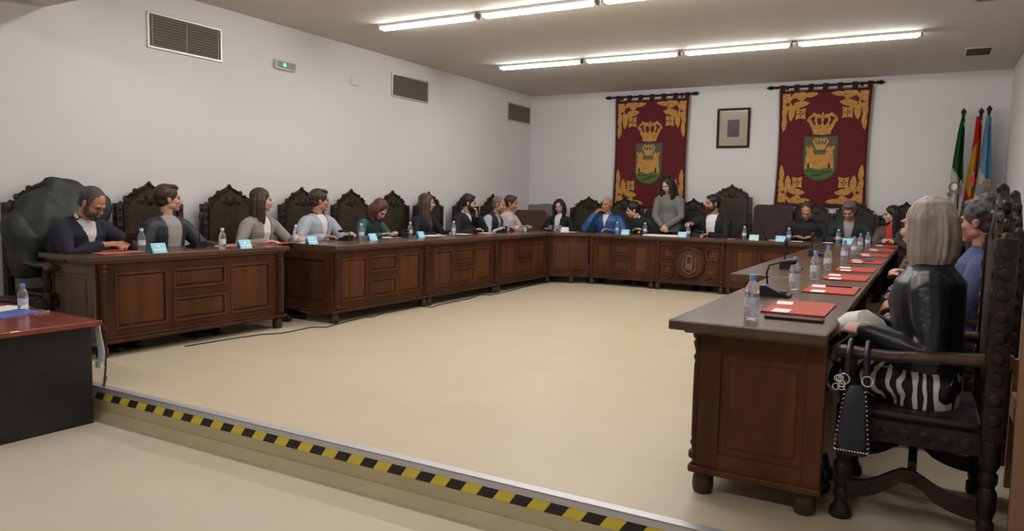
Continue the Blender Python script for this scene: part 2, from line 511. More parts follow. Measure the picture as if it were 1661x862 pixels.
    # torso coordinates
    def tc(co):
        d = co - P; best = None
        h = d.dot(frame(.25)[3]) / s
        p, r, f, u = frame(min(max(h, -.1), .52)); q = co - p
        return h, q.dot(r), q.dot(f)
    cv = max(vox, .008)
    tm, te = top
    if shirt:
        b = newbm(); torso(b, te * .45)
        p, r, f, u = frame(.51)
        tube(b, [N - nd * .03, N + nd * .022], [.085 * s, .060 * s], 14)
        remesh('shirt', b, shirt, cv, body, smooth=3, cut=lambda co: tc(co)[2] < -.02)
    b = newbm(); torso(b, te)
    tube(b, [N - nd * .05, N + nd * .018], [.095 * s, .064 * s + te * .3], 14)
    if not sleeves:
        for sd in (1, -1): arm(b, sd, te, sleeve_end)
    def cutf(co):
        if co.z < hs + hem and seated: return True
        if open_w:
            h, x, y = tc(co); w0, w1, h0 = open_w
            if y > .02 and h > h0:
                t = min(1, (h - h0) / (.50 - h0)); return abs(x) < w0 + (w1 - w0) * t
        if vneck:
            h, x, y = tc(co); w1, h0 = vneck
            if y > .02 and h > h0: return abs(x) < w1 * min(1, (h - h0) / (.5 - h0))
        return False
    nm = 'jacket' if open_w else ('sweater' if not sleeves else 'vest')
    remesh(nm, b, tm, cv, body, smooth=5, fac=.5, cut=cutf)
    if sleeves:
        b = newbm()
        for sd in (1, -1): arm(b, sd, te * .8, sleeve_end)
        remesh('sleeves', b, sleeves, cv, body, smooth=4)
    if collar:
        b = newbm(); rs = []
        c0 = N + nd * .012
        x, y = nr, nf
        for (t, k, dz) in ((0, .074, -.012), (.5, .066, .020), (1, .060, .036), (1, .056, .036), (.5, .060, .018), (0, .066, -.012)):
            ring = []
            for i in range(20):
                a = 2 * PI * i / 20; fr = max(0, math.sin(a))
                ring.append(c0 + (x * math.cos(a) + y * math.sin(a) * 1.08) * k * s + nd * (dz - fr * .030) * s)
            rs.append(ring)
        vv = rings(b, rs, caps=False)
        for i in range(20):
            b.faces.new((vv[-1][i], vv[-1][(i + 1) % 20], vv[0][(i + 1) % 20], vv[0][i]))
        obj('collar', b, collar, body, smooth=True)
    b = newbm()
    if skirt:
        rs = []
        for t in (0, .25, .5, .75, 1.0):
            c = V((0, -.09 + t * .58, hs + .085 - .01 * t)); rs.append(ell(c, X * (.20 - .02 * t), V((0, -.25, 1)).normalized() * (.098 - .015 * t), 22))
        rings(b, rs)
        rs = []
        for t in (0, .5, 1): rs.append(ell(V((0, .46 + .015 * t, hs + .10 - .22 * t)), X * (.185 - .01 * t), Y * (.075), 22))
        rings(b, rs); torso(b, .012, hmax=.10)
        remesh('skirt', b, skirt, .008, body, smooth=4)
    else:
        for sd in (1, -1): legf(b, sd, .012, .96)
        torso(b, .008, hmax=.10)
        remesh('trousers', b, legs, .012, body, smooth=3)
    for sd in (1, -1):
        b = newbm(); an = leg[sd][2]
        tube(b, [an + V((0, -.04, -.042)), an + V((0, .05, -.040)), an + V((sd * .015, .15, -.052))], [.043, .043, .032], 12)
        tube(b, [an + V((0, -.02, -.02)), an + V((0, -.01, .03))], [.043, .041], 12)
        for v in b.verts: v.co.z = max(v.co.z, .0)
        obj('shoe', b, 'shoe', body, smooth=True)
    # face details
    for sd in (-1, 1):
        b = newbm(); ball(b, (sd * .031, .0815, .000), (.013, .008, .0065), HT, u=10, v=6)
        obj('eye', b, 'eye', body, smooth=True)
        b = newbm(); tube(b, [HT @ V((sd * .015, .094, .019)), HT @ V((sd * .033, .092, .024)), HT @ V((sd * .050, .078, .018))], [.0034, .0042, .003], 6)
        obj('eyebrow', b, hairm if hairm not in ('h_blond', 'bald') else 'h_brown', body, smooth=True)
    b = newbm(); ball(b, (0, .0935, -.0575), (.023, .009, .0045), HT, u=10, v=6); ball(b, (0, .0915, -.0655), (.019, .009, .0055), HT, u=10, v=6)
    obj('lips', b, 'lips', body, smooth=True)
    # hair
    if hair:
        b = newbm(); H = HT; dz = None
        if hair in ('short', 'curly', 'crop', 'quiff'):
            k = .006 if hair == 'crop' else (.013 if hair == 'short' else .017)
            ball(b, (0, -.026, .046), (.078 + k, .092 + k, .082 + k), H)
            ball(b, (0, -.055, -.015), (.068 + k * .6, .055 + k * .5, .060), H)
            if hair != 'crop': ball(b, (0, .040, .098), (.052, .042, .020 + k * .5), H)
            for sd in (-1, 1): ball(b, (sd * .072, .006, .018), (.010, .024, .036), H)
            if hair == 'quiff': ball(b, (-.012, .058, .100), (.055, .036, .026), H); ball(b, (.02, .02, .115), (.055, .06, .022), H)
            if hair == 'curly':
                for i in range(46):
                    a = random.uniform(0, 2 * PI); e = random.uniform(-.3, 1.4)
                    ball(b, (.088 * math.cos(a) * math.cos(e), -.026 + .100 * math.sin(a) * math.cos(e) - (.02 if math.sin(a) > 0 else 0), .050 + .092 * math.sin(e)), .022, H, u=8, v=5)
        elif hair == 'fringe':                                                     # bald crown, cropped sides
            for sd in (-1, 1): ball(b, (sd * .070, -.028, .000), (.011, .05, .035), H)
            ball(b, (0, -.070, -.010), (.062, .036, .045), H)
        elif hair in ('long', 'longc', 'bobd', 'mid'):
            ball(b, (0, -.026, .048), (.094, .105, .092), H)
            for sd in (-1, 1):
                Lh = {'long': .33, 'longc': .23, 'bobd': .17, 'mid': .25}[hair]
                w = .030 if hair != 'longc' else .040
                for (x0, y0) in (((.078, .030),) if hair not in ('long', 'mid') or Rm is None or front else ()) + ((.086, -.005), (.080, -.045), (.055, -.08), (.02, -.095)):
                    pts = [H @ V((sd * x0 * .8, y0 * .9, .07)), H @ V((sd * (x0 + .010), y0, .0)), H @ V((sd * (x0 + .012), y0 - .004, -.08))]
                    q = H @ V((sd * (x0 + .010), y0, -.10)); pts.append(q + V((0, 0, -(Lh - .12) * .5))); pts.append(q + V((sd * .004, .012, -(Lh - .12))))
                    tube(b, pts, [.026, w, w, w * .95, w * .55], 8)
            if hair == 'longc':
                for i in range(110):
                    a = random.uniform(-PI * .15, PI * 1.15) + PI; z = random.uniform(-.23, .12)
                    r = .114 if z < .03 else .114 - (z - .03) * .5
                    ball(b, (r * math.cos(a) * .95, -.03 + r * math.sin(a) * .85, z), random.uniform(.020, .032), H, u=8, v=5)
        elif hair == 'bob':
            ball(b, (0, -.020, .040), (.088, .098, .086), H)
            for i in range(58):
                a = -PI * .06 + (PI * 1.12 + .0) * i / 57 + PI
                a = PI * .86 + (PI * 1.28) * i / 57
                cx, cyy = math.cos(a), math.sin(a)
                j = random.uniform(-.0055, .0055)
                end = -.205 + .014 * math.sin(i * 2.3) + (.02 if abs(cyy) > .9 else 0)
                pts = [(cx * .026, -.02 + cyy * .030, .122), (cx * .066, -.02 + cyy * .072, .096), (cx * (.091 + j), -.02 + cyy * (.099 + j), .035),
                       (cx * (.097 + 2 * j), -.02 + cyy * (.105 + 2 * j), -.045), (cx * (.093 + 2 * j), -.02 + cyy * (.098 + 2 * j), -.12), (cx * (.074 + j), -.012 + cyy * .074, end)]
                tube(b, [H @ V(p) for p in pts], [.010, .0115, .0105, .0105, .010, .005], 6)
        remesh('hair', b, hairm, min(vox, .006), body, smooth=1 if hair in ('curly', 'longc', 'bob') else 2, fac=.45)
    if beard:
        b = newbm()
        ball(b, (0, .030, -.066), (.066, .066, .050), HT); ball(b, (0, .066, -.094), (.032, .030, .026), HT)
        for sd in (-1, 1): ball(b, (sd * .060, .016, -.045), (.014, .026, .045), HT); ball(b, (sd * .020, .089, -.047), (.018, .010, .006), HT)
        remesh('beard', b, beard, .006, body, smooth=2, fac=.4)
    if glasses:
        b = newbm()
        for sd in (-1, 1):
            torus(b, (sd * .033, .100, -.002), .022, .0022, HT, n=16, k=6)
            tube(b, [HT @ V((sd * .055, .096, .004)), HT @ V((sd * .081, .02, .006)), HT @ V((sd * .082, -.012, .0))], .002, 6)
        tube(b, [HT @ V((-.011, .103, .002)), HT @ V((.011, .103, .002))], .002, 6)
        obj('glasses', b, 'black', body, smooth=True)
    return body

WEST, EAST, SOUTH = PI / 2, -PI / 2, PI      # facing -x, +x, -y
def P_(label, loc, rz, **k): return make_person(label, loc, rz, **k)

# left row, facing the room
man1 = P_('man in navy V-neck sweater and glasses looking down at his phone', (.48, -8.93, 0), EAST + .22, s=1.02, lean=15, bend=22, head=(8, 32, 0),
   R=(.05, .40, .85), L=(-.17, .42, .85), Rd=(-.75, .6, .1), Ld=(.75, .6, .1), Rn=(-.5, .1, -.6), Ln=(.5, .1, -.6), curl=38, Rp=(1, -.1, -.5), Lp=(-1, -.1, -.5),
   sw=.19, girth=1.16, hair='crop', hairm='h_greyd', skin='m', top=('c_navy', .020), vneck=(.085, .30), shirt='c_white', collar='c_white', glasses=1, beard='h_greyd', vox=.006, sleeve_end=.03)
P_('young person in dark jacket over grey top, short brown hair, turned in profile', (.47, -8.05, 0), EAST, s=1.0, lean=4, head=(52, -3, 0), twist=12,
   R=(.13, .30, .72), L=(-.30, .34, .78), hair='quiff', hairm='h_brown', top=('c_denim', .020), open_w=(.055, .10, -.02), shirt='c_lgrey', vox=.006)
P_('woman in grey tweed blazer with long dark brown hair, turned in profile', (.47, -6.97, 0), EAST, s=1.0, fem=True, lean=5, twist=10, head=(48, 0, 0),
   R=(.20, .34, .80), L=(-.24, .38, .83), hair='mid', hairm='h_brown', skin='p', top=('c_tweed', .020), open_w=(.03, .075, .10), shirt='c_white', collar='c_white', vox=.006)
P_('man in pale blue-grey blazer with dark quiff, turned in profile', (.46, -6.13, 0), EAST, s=1.01, lean=7, twist=6, head=(46, 0, 0), sw=.19,
   R=(.22, .34, .82), L=(-.24, .36, .83), hair='quiff', hairm='h_brown', skin='m', top=('c_bluegrey', .022), open_w=(.0, .075, .12), shirt='c_white', collar='c_blackk', vox=.006)
P_('woman with auburn hair in teal and dark green top bending over her papers', (.48, -5.30, 0), EAST, s=.97, fem=True, lean=14, bend=22, head=(6, 44, 0), side=-3,
   R=(.18, .44, .83), L=(-.10, .44, .83), hair='bobd', hairm='h_auburn', top=('c_dkgreen', .016), sleeves='c_teal', vox=.0065)
P_('woman in black jacket with very long straight brown hair', (.40, -3.93, 0), EAST, s=1.0, fem=True, front=True, lean=3, head=(34, 4, 0),
   R=(.20, .34, .78), L=(-.20, .36, .80), hair='long', hairm='h_long', skin='p', top=('c_blackk', .020), open_w=(.01, .05, -.02), shirt='c_brownscarf', vox=.007)
P_('bearded man in black sweater resting his chin on his fist', (.43, -3.05, 0), EAST, s=1.03, lean=12, bend=10, head=(26, 8, 0), sw=.19,
   R=(.20, .40, .83), L=(-.09, .27, 1.045), Ld=(.25, -.12, .9), Ln=(.6, -.8, 0), Lp=(-.6, .3, -1), curl=55, hair='short', hairm='h_black', beard='h_black',
   top=('c_blackk', .020), vneck=(.06, .40), shirt='c_white', collar='c_white', vox=.007)
P_('grey-haired man in dark vest over pale long sleeves leaning forward', (.50, -2.38, 0), EAST, s=1.03, lean=18, bend=14, head=(16, 8, 0), sw=.195, girth=1.1,
   R=(.14, .40, .83), L=(-.14, .42, .83), hair='crop', hairm='h_salt', skin='m', top=('c_navy', .022), sleeves='c_bluegrey', vox=.007, shirt='c_lgrey', open_w=(.02, .06, .2))
P_('man in pale pink shirt with dark hair at the end of the left row', (.50, -1.86, 0), EAST, s=1.03, lean=12, bend=8, head=(16, 5, 0),
   R=(.14, .36, .84), L=(-.16, .40, .84), hair='short', hairm='h_brown', skin='m', top=('c_pinkish', .016), collar='c_pinkish', vox=.007)
# back row, facing the camera side
P_('woman in black cardigan with dark bob by the grey coat', (1.12, -.90, 0), SOUTH, s=.97, fem=True, lean=6, head=(14, 8, 4),
   R=(.16, .30, .80), L=(-.16, .30, .80), hair='bobd', hairm='h_black', skin='p', top=('c_blackk', .016), open_w=(.02, .06, .12), shirt='c_white', vox=.007)
P_('bald man in royal blue jacket holding his hand to his mouth', (2.02, -.92, 0), SOUTH, s=1.04, lean=9, bend=6, head=(-8, 2, 0), sw=.20, girth=1.08,
   R=(.17, .235, 1.075), L=(-.18, .36, .83), Rd=(-.55, -.15, .75), Rn=(-.75, -.5, .2), Rp=(.8, .5, -1.4), curl=45, hair='fringe', hairm='h_salt', skin='m', top=('c_blue', .022),
   vneck=(.05, .33), shirt='c_white', collar='c_white', beard=None, vox=.007)
P_('dark-haired person in black jumper leaning over towards the bald man', (2.64, -.86, 0), SOUTH, s=1.0, lean=16, bend=18, side=14, head=(-46, 16, -6), twist=-14,
   R=(.10, .34, .83), L=(-.16, .36, .83), hair='short', hairm='h_black', skin='p', top=('c_blackk', .018), collar='c_white', vox=.007)
P_('standing woman in grey knit jumper with long curly black hair', (3.01, -.80, 0), SOUTH, s=1.0, fem=True, seated=False, lean=5, bend=8, head=(-18, 22, 0),
   R=(.045, .25, .93), L=(-.06, .25, .94), Rd=(-.6, .35, -.55), Ld=(.6, .35, -.55), Rn=(-.2, -1, -.1), Ln=(.2, -1, -.1), Rp=(1, -.5, -.2), Lp=(-1, -.5, -.2), curl=40,
   hair='longc', hairm='h_black', skin='p', top=('c_greyknit', .022), vox=.0065)
P_('bearded man in black suit and white shirt sitting in the tallest chair', (3.76, -.90, 0), SOUTH, s=1.10, lean=6, head=(-36, 4, 0), twist=-8, sw=.19,
   R=(.24, .34, .98), L=(-.02, .42, .83), Rd=(.3, .7, .1), Rp=(1, -.2, -.6), Ld=(.5, .7, 0), curl=45, hair='short', hairm='h_black', beard='h_brown', skin='m',
   top=('c_blackk', .020), open_w=(.03, .085, .0), shirt='c_white', collar='c_white', vox=.007)
P_('man in black sweater looking down, beside the empty brown padded chair', (5.12, -.80, 0), SOUTH, s=1.05, lean=10, bend=14, head=(-6, 34, 0), sw=.20, girth=1.08,
   R=(.16, .36, .83), L=(-.16, .36, .83), hair='crop', hairm='h_brown', skin='m', top=('c_blackk', .022), vox=.007)
P_('grey-haired man in dark green jacket reading under the right edge of the tapestry', (5.67, -.80, 0), SOUTH, s=1.05, lean=9, bend=10, head=(-6, 26, 0), sw=.19,
   R=(.16, .36, .83), L=(-.16, .36, .83), hair='quiff', hairm='h_salt', skin='m', top=('c_dkgreen', .022), open_w=(.01, .07, .08), shirt='c_lgrey', collar='c_lgrey', vox=.007)
P_('woman with long dark hair in red top and olive jacket', (6.24, -.86, 0), SOUTH - .10, s=.97, fem=True, lean=7, head=(-52, 6, 0), twist=-12,
   R=(.05, .34, .85), L=(-.05, .36, .85), Rd=(-.7, .6, .1), Ld=(.7, .6, .1), curl=38, hair='long', hairm='h_black', skin='p', top=('c_olive', .020), open_w=(.04, .07, .0), shirt='c_redtop', vox=.007)
# right row, facing the room
P_('person in dark clothes holding a pale paper, mostly hidden behind the blonde woman', (6.83, -5.60, 0), WEST, s=.97, lean=6, head=(0, 12, 0),
   R=(.12, .33, .76), L=(-.12, .33, .74), hair='short', hairm='h_black', top=('c_blackk', .018), vox=.008)
P_('man with curly grey hair in blue shirt leaning back in the second carved chair', (6.87, -7.72, 0), WEST, s=.99, lean=-5, head=(-24, 2, 0), sw=.185,
   R=(.22, .30, .74), L=(-.22, .30, .74), hair='curly', hairm='h_greyd', skin='m', top=('c_blueshirt', .014), collar='c_blueshirt', vox=.006)
blonde = P_('woman with ash blonde bob in black leather jacket and zebra skirt, seen from behind', (6.665, -8.87, 0), WEST, s=.975, fem=True, lean=0, bend=2, head=(-30, 2, 0), twist=-4, sw=.178, girth=1.12,
   R=(.04, .30, .77), L=(-.19, .215, .768), Ld=(.45, .8, .10), Rd=(-.5, .8, 0), Ln=(.55, .1, -.7), Rn=(-.5, .1, -.7), Lp=(-.35, -1, -.6), curl=42, hair='bob', hairm='h_blond', skin='p', top=('c_leather', .024), vox=.005,
   skirt='zebra', knee=.42, hem=.15)

# ------------------------------------------------------------------ the room
YF = -16.0                                         # wall behind the camera
def wallbox(name, x0, x1, y0, y1, z0, z1, m):
    b = newbm(); box(b, x0, x1, y0, y1, z0, z1); return struct(obj(name, b, m))
wallbox('wall_left', -.15, 0, YF, 0, LOW - .1, HC + .1, 'wall')
wallbox('wall_back', -.15, RW + .15, 0, .15, LOW - .1, HC + .1, 'wall')
wallbox('wall_right', RW, RW + .15, YF, 0, LOW - .1, HC + .1, 'wall')
wallbox('wall_front', -.15, RW + .15, YF - .15, YF, LOW - .1, HC + .1, 'wall')
wallbox('ceiling', -.15, RW + .15, YF - .15, .15, HC, HC + .12, 'ceil')
wallbox('floor_lower', 0, RW, YF, YD, LOW - .1, LOW, 'lfloor')
wallbox('floor', 0, RW, YD + .012, 0, LOW - .1, 0, 'floor')                # the dais
wallbox('trim_1', 0, RW, YD, YD + .012, LOW, -.03, 'riser')                # riser board
b = newbm(); box(b, 0, RW, YD - .006, YD + .045, -.002, .004); box(b, 0, RW, YD - .006, YD, -.032, 0)
struct(obj('trim_2', b, 'alu'))                                             # metal nosing
b = newbm()                                                                  # sloping skirting strip at the foot of the riser
plate(b, [(0, 0), (.055, 0), (.012, .045), (0, .045)], 0, RW, F=lambda x, z, y: V((y, YD - x, LOW + z)))
struct(obj('trim_3', b, 'riser'))
b = newbm()                                                                  # yellow and black tape along the riser
n = int(RW / .175)
for i in range(n):
    x0 = i * .175
    for (q, mi) in ((0, 1), (.0875, 0)):
        a0 = x0 + q; w = .0875
        plate(b, [(a0, -.083), (a0 + w, -.083), (a0 + w + .036, -.034), (a0 + .036, -.034)], YD - .0025, YD - .0002, mi=mi)
tp = obj('hazard_tape', b, ('yellow', 'black_tape')); tag(tp, 'yellow and black striped hazard tape along the edge of the dais step', 'hazard tape')

wallbox('trim_4', 0, RW, -10.4, -8.80, 2.83, HC, 'ceil')                   # boxed beam across the ceiling above the step

# ceiling tube rows
proto = None
k = 0
rows = [(-2.98, 'row nearest the back wall'), (-5.68, 'middle row'), (-8.25, 'row above the front tables'), (-12.6, 'row behind the step')]
for (y, nm) in rows:
    for i in range(4):
        x = 1.06 + 1.365 * i + .66
        z = HC
        lab = 'white ceiling tube light, %s from the left wall in the %s' % (('first', 'second', 'third', 'fourth')[i], nm)
        if proto is None:
            t = thing('tube_light', lab, 'ceiling light', (x, y, z), 0, 'tube lights on the ceiling')
            b = newbm(); box(b, -.655, .655, -.05, .05, -.03, 0, .004); obj('housing', b, 'whitep', t)
            b = newbm()
            rs = []
            for xx, s in ((-.63, .35), (-.60, 1), (.60, 1), (.63, .35)):
                rs.append([V((xx, .046 * s * math.cos(a), -.028 - .040 * s * math.sin(a))) for a in [PI * q / 8 for q in range(9)]])
            rings(b, rs); obj('diffuser', b, 'tube', t, smooth=True)
            for s in (-1, 1):
                b = newbm(); box(b, s * .655 - (.022 if s > 0 else 0), s * .655 + (.022 if s < 0 else 0), -.048, .048, -.058, -.001, .004); obj('end_cap', b, 'grille', t)
            proto = t
        else: dup(proto, (x, y, z), 0, lab)

# grilles
def grille(name, label, c, w, h, axis, mull, group, bars=11):
    """local x = width, local z = height, facing -y; axis gives the placing matrix"""
    t = thing(name, label, 'vent', c, 0, group); t.rotation_euler = axis
    b = newbm(); f = .022
    for (a0, a1, c0, c1) in ((-w / 2, w / 2, h / 2 - f, h / 2), (-w / 2, w / 2, -h / 2, -h / 2 + f), (-w / 2, -w / 2 + f, -h / 2, h / 2), (w / 2 - f, w / 2, -h / 2, h / 2)):
        v_ = c1 - c0 > f * 1.5; box(b, a0, a1, -.0155 if v_ else -.016, -.0003 if v_ else 0, c0 + (.001 if v_ else 0), c1 - (.001 if v_ else 0), .003)
    obj('frame', b, 'alu', t)
    b = newbm(); box(b, -w / 2 + f, w / 2 - f, -.003, 0, -h / 2 + f, h / 2 - f); obj('backing', b, 'grilled', t)
    b = newbm()
    for i in range(bars):
        z = -h / 2 + f + (i + .5) * (h - 2 * f) / bars
        vs = box(b, -w / 2 + f, w / 2 - f, -.012, -.009, -.009, .009)
        R = Matrix.Translation((0, -.0, z)) @ Matrix.Translation((0, -.0105, 0)) @ Matrix.Rotation(.6, 4, 'X') @ Matrix.Translation((0, .0105, 0))
        for v in vs: v.co = R @ v.co
    for m_ in mull: box(b, m_ - .008, m_ + .008, -.014, -.003, -h / 2 + f, h / 2 - f)
    obj('louvre', b, 'grille', t)
    return t
AXL = Euler((0, 0, PI / 2))         # faces +x
grille('wall_vent', 'large grey louvred vent on the left wall nearest the camera', (0.001, -7.43, 2.845), .86, .345, AXL, (-.38, .0, .38), 'vents high on the left wall')
grille('wall_vent', 'middle grey louvred vent high on the left wall', (0.001, -3.725, 2.862), .87, .325, AXL, (), 'vents high on the left wall')
grille('wall_vent', 'grey louvred vent on the left wall beside the back corner', (0.001, -.475, 2.87), .86, .325, AXL, (), 'vents high on the left wall')
AXC = Euler((PI / 2, 0, 0))
AXC = Euler((-PI / 2, 0, PI)) if False else Euler((PI / 2, 0, 0))
grille('ceiling_vent', 'small dark slotted ceiling vent nearest the back wall', (7.06, -1.54, HC - .001), .30, .52, AXC, (), 'ceiling vents', 4)
grille('ceiling_vent', 'small dark ceiling vent cut by the top edge of the picture', (7.04, -4.36, HC - .001), .30, .52, AXC, (), 'ceiling vents', 4)

# emergency light and plate
t = thing('emergency_light', 'white emergency light with a green lamp on the left wall', 'emergency light', (0.0, -6.13, 2.785), PI / 2)
b = newbm(); box(b, -.155, .155, -.045, 0, -.052, .052, .01); obj('housing', b, 'whitep', t, smooth=True)
b = newbm(); box(b, -.14, .14, -.049, -.044, -.036, .036, .004); obj('cover', b, 'c_lgrey', t)
b = newbm(); ball(b, (-.03, -.048, .0), (.022, .012, .022)); obj('lamp', b, 'greenled', t, smooth=True)
t = thing('wall_plate', 'faint white square plate high on the left wall', 'wall plate', (0.001, -4.92, 2.79), PI / 2)
b = newbm(); box(b, -.075, .075, -.012, 0, -.055, .055, .004); obj('cover', b, 'whitep', t)
b = newbm(); box(b, -.055, .055, -.015, -.011, -.035, .035, .003); obj('blank', b, 'wall', t)

# ------------------------------------------------------------------ council tables
PIL = [(.030, 0), (.036, .004), (.036, .03), (.026, .036), (.022, .05), (.030, .065), (.030, .075), (.024, .085), (.027, .10), (.028, .30), (.027, .42), (.024, .44), (.030, .45), (.030, .46),
       (.022, .475), (.028, .50), (.034, .52), (.026, .535), (.036, .545), (.036, .575)]
def council_table(label, loc, rz, L, D, style='std', pil=(1, 1), endl=True, endr=True, oh=.07, ohb=.02, TL=0.0, TR=0.0, group='carved council tables', endm='wood', top_over=True):
    """front faces local -y; origin at floor under the middle of the front panel"""
    t = thing('council_table', label, 'table', loc, rz, group)
    b = newbm(); box(b, -L / 2 - TL, L / 2 + TR, -oh, D + ohb, TH - .042, TH, .006); box(b, -L / 2 - TL * .5, L / 2 + TR * .5, -oh * .55, D, TH - .062, TH - .042, .004)
    obj('tabletop', b, 'woodtop', t)
    b = newbm(); z0, z1 = .13, TH - .062
    box(b, -L / 2, L / 2, .012, .045, z0, z1)
    # stiles and rails standing proud of the panel ground
    def fr(x0, x1, a0, a1):
        v_ = a1 - a0 > .4
        box(b, x0 + (0 if v_ else .004), x1 - (0 if v_ else .004), -.0015 if v_ else 0, .0135 if v_ else .0145, a0 + (.002 if v_ else 0), a1 - (.002 if v_ else 0), .003)
    fr(-L / 2, L / 2, z1 - .075, z1); fr(-L / 2, L / 2, z0, z0 + .075)
    if style == 'std':
        s = L * .045 + .035
        xs = [-L / 2, -L / 2 + s + .03, -L * .155 - .03, -L * .155 + .02, L * .155 - .02, L * .155 + .03, L / 2 - s - .03, L / 2]
        for a, c in ((xs[0], xs[1]), (xs[2], xs[3]), (xs[4], xs[5]), (xs[6], xs[7])): fr(a, c, z0, z1)
        zm = (z0 + z1) / 2 + .015
        fr(xs[3], xs[4], zm - .035, zm + .035)
        pan = [(xs[1], xs[2], z0 + .075, z1 - .075), (xs[5], xs[6], z0 + .075, z1 - .075), (xs[3], xs[4], zm + .035, z1 - .075), (xs[3], xs[4], z0 + .075, zm - .035)]
    elif style == 'plain':
        fr(-L / 2, -L / 2 + .05, z0, z1); fr(L / 2 - .05, L / 2, z0, z1)
        pan = [(-L / 2 + .05, L / 2 - .05, z0 + .075, z1 - .075)]
    else:
        fr(-L / 2, -L / 2 + .09, z0, z1); fr(L / 2 - .09, L / 2, z0, z1)
        w = L / 2 - .09; zm = (z0 + z1) / 2
        pan = []
        for sx in (-1, 1):
            for (c0, c1) in ((z0 + .09, zm - .04), (zm + .04, z1 - .09)):
                x0, x1 = sorted((sx * (w - .015), sx * (.235)))
                pan.append((x0, x1, c0, c1))
    obj('front_panel', b, 'wood', t)
    for (x0, x1, c0, c1) in pan:
        b = newbm(); m = .022; w = min(.03, (x1 - x0) * .2)
        for (a0, a1, d0, d1) in ((x0, x1, c1 - m, c1), (x0, x1, c0, c0 + m), (x0, x0 + m, c0, c1), (x1 - m, x1, c0, c1)):
            v_ = d1 - d0 > m * 1.5; box(b, a0, a1, -.0052 if v_ else -.006, .0128 if v_ else .0136, d0 + (.002 if v_ else 0), d1 - (.002 if v_ else 0), .004)
        rings(b, [[V((x, y, z)) for x, y, z in ((x0 + m + a, yy, c0 + m + a), (x1 - m - a, yy, c0 + m + a), (x1 - m - a, yy, c1 - m - a), (x0 + m + a, yy, c1 - m - a))] for a, yy in ((0, .013), (w * .7, .004), (w, .003))])
        obj('raised_panel', b, 'woodp', t)
    if style == 'crest':
        T = Matrix.Translation((0, -.004, .425))
        d = newbm(); lathe(d, [(.0, -.012), (.205, -.012), (.205, .012), (.0, .016)], n=36, T=T @ Matrix.Rotation(PI / 2, 4, 'X')); ro = obj('crest_roundel', d, 'woodp', t, smooth=True)
        d = newbm(); torus(d, (0, -.006, 0), .212, .024, T, n=40, k=8); obj('roundel_ring', d, 'wood', ro, smooth=True)
        d = newbm()
        for x0, x1, a0, a1 in ((-.055, -.028, -.11, .05), (.028, .055, -.11, .05), (-.03, .03, -.11, -.015), (-.060, -.023, .05, .065), (.023, .060, .05, .065)): box(d, x0, x1, -.030, -.012, a0, a1, .003, T=T)
        plate(d, [(-.045, .08), (-.05, .125), (-.025, .105), (0, .14), (.025, .105), (.05, .125), (.045, .08)], -.026, -.012, F=lambda x, z, y: T @ V((x, y, z)))
        plate(d, [(-.10, .07), (-.085, .07), (-.085, -.10), (0, -.155), (.085, -.10), (.085, .07), (.10, .07), (.10, -.11), (0, -.175), (-.10, -.11)], -.022, -.012, F=lambda x, z, y: T @ V((x, y, z)))
        obj('castle_relief', d, 'woodgrey', ro)
        d = newbm()
        for sx in (-1, 1):
            for sz in (-1, 1):
                pts = [(sx * (.245 + .012 * math.cos(q) + .06 * q / 6), -.012, .425 + sz * (.16 + .07 * math.sin(q * .5))) for q in range(7)]
                tube(d, pts, [.012, .014, .014, .013, .012, .011, .009], 8)
        obj('carved_scroll', d, 'wood', t, smooth=True)
    b = newbm(); box(b, -L / 2 - .02, L / 2 + .02, -.035, .06, .105, .135, .008); box(b, -L / 2 - .01, L / 2 + .01, -.02, .05, .135, .155, .006)
    obj('base_moulding', b, 'wood', t)
    for sx, on in ((-1, endl), (1, endr)):
        if not on: continue
        b = newbm(); x0, x1 = sorted((sx * L / 2, sx * (L / 2 - .035)))
        xa, xb = sorted((sx * (L / 2 + .012), sx * L / 2))
        box(b, x0, x1, .045, D, .12, TH - .062)
        box(b, xa, xb, 0, .09, .12, TH - .062, .003); box(b, xa, xb, D - .07, D, .12, TH - .062, .003)
        box(b, xa, xb, .09, D - .07, TH - .15, TH - .062, .003); box(b, xa, xb, .09, D - .07, .12, .20, .003)
        xm, xn = sorted((sx * (L / 2 + .0055), sx * (L / 2)))
        box(b, xm, xn, .125, D - .105, .235, TH - .185, .004)
        e = obj('end_panel', b, endm, t)
        b = newbm(); xa, xb = sorted((sx * (L / 2 + .03), sx * (L / 2 - .03))); box(b, xa, xb, -.03, D + .005, .105, .135, .008); obj('end_moulding', b, endm, e)
    for sx, on in ((-1, pil[0]), (1, pil[1])):
        if on:
            b = newbm(); lathe(b, PIL, (sx * (L / 2 - .045), -.012, .15), 14); obj('pilaster', b, 'wood', t, smooth=True)
    for sx in (-1, 1):
        for yy in (.02, D - .06):
            if yy > .1 and not (endl if sx < 0 else endr): continue
            b = newbm(); lathe(b, [(.030, 0), (.042, .006), (.047, .035), (.044, .075), (.034, .09), (.036, .107)], (sx * (L / 2 - .05), yy, 0), 14); obj('foot', b, 'wooddark', t, smooth=True)
    return t

# left row (front faces +x)
council_table('nearest council table of the left row, its greyish end panel beside the red desk', (1.225, -8.245, 0), PI / 2 - .030, 1.80, .655, oh=.03, endm='woodgrey', TL=.07, TR=.07)  # endm paints the backlit grey onto the near end panel
LY = [(-6.93, -5.33, 'second council table of the left row, just past the dark gap'), (-5.33, -3.71, 'third council table of the left row, in front of the long-haired woman'), (-3.71, -2.09, 'fourth council table of the left row, ending at the back corner')]
for i, (a, c, lab) in enumerate(LY):
    council_table(lab, (1.505, (a + c) / 2, 0), PI / 2, c - a, .72, oh=.045, pil=(1 if i == 0 else 0, 1), endl=(i == 0), endr=(i == 2))
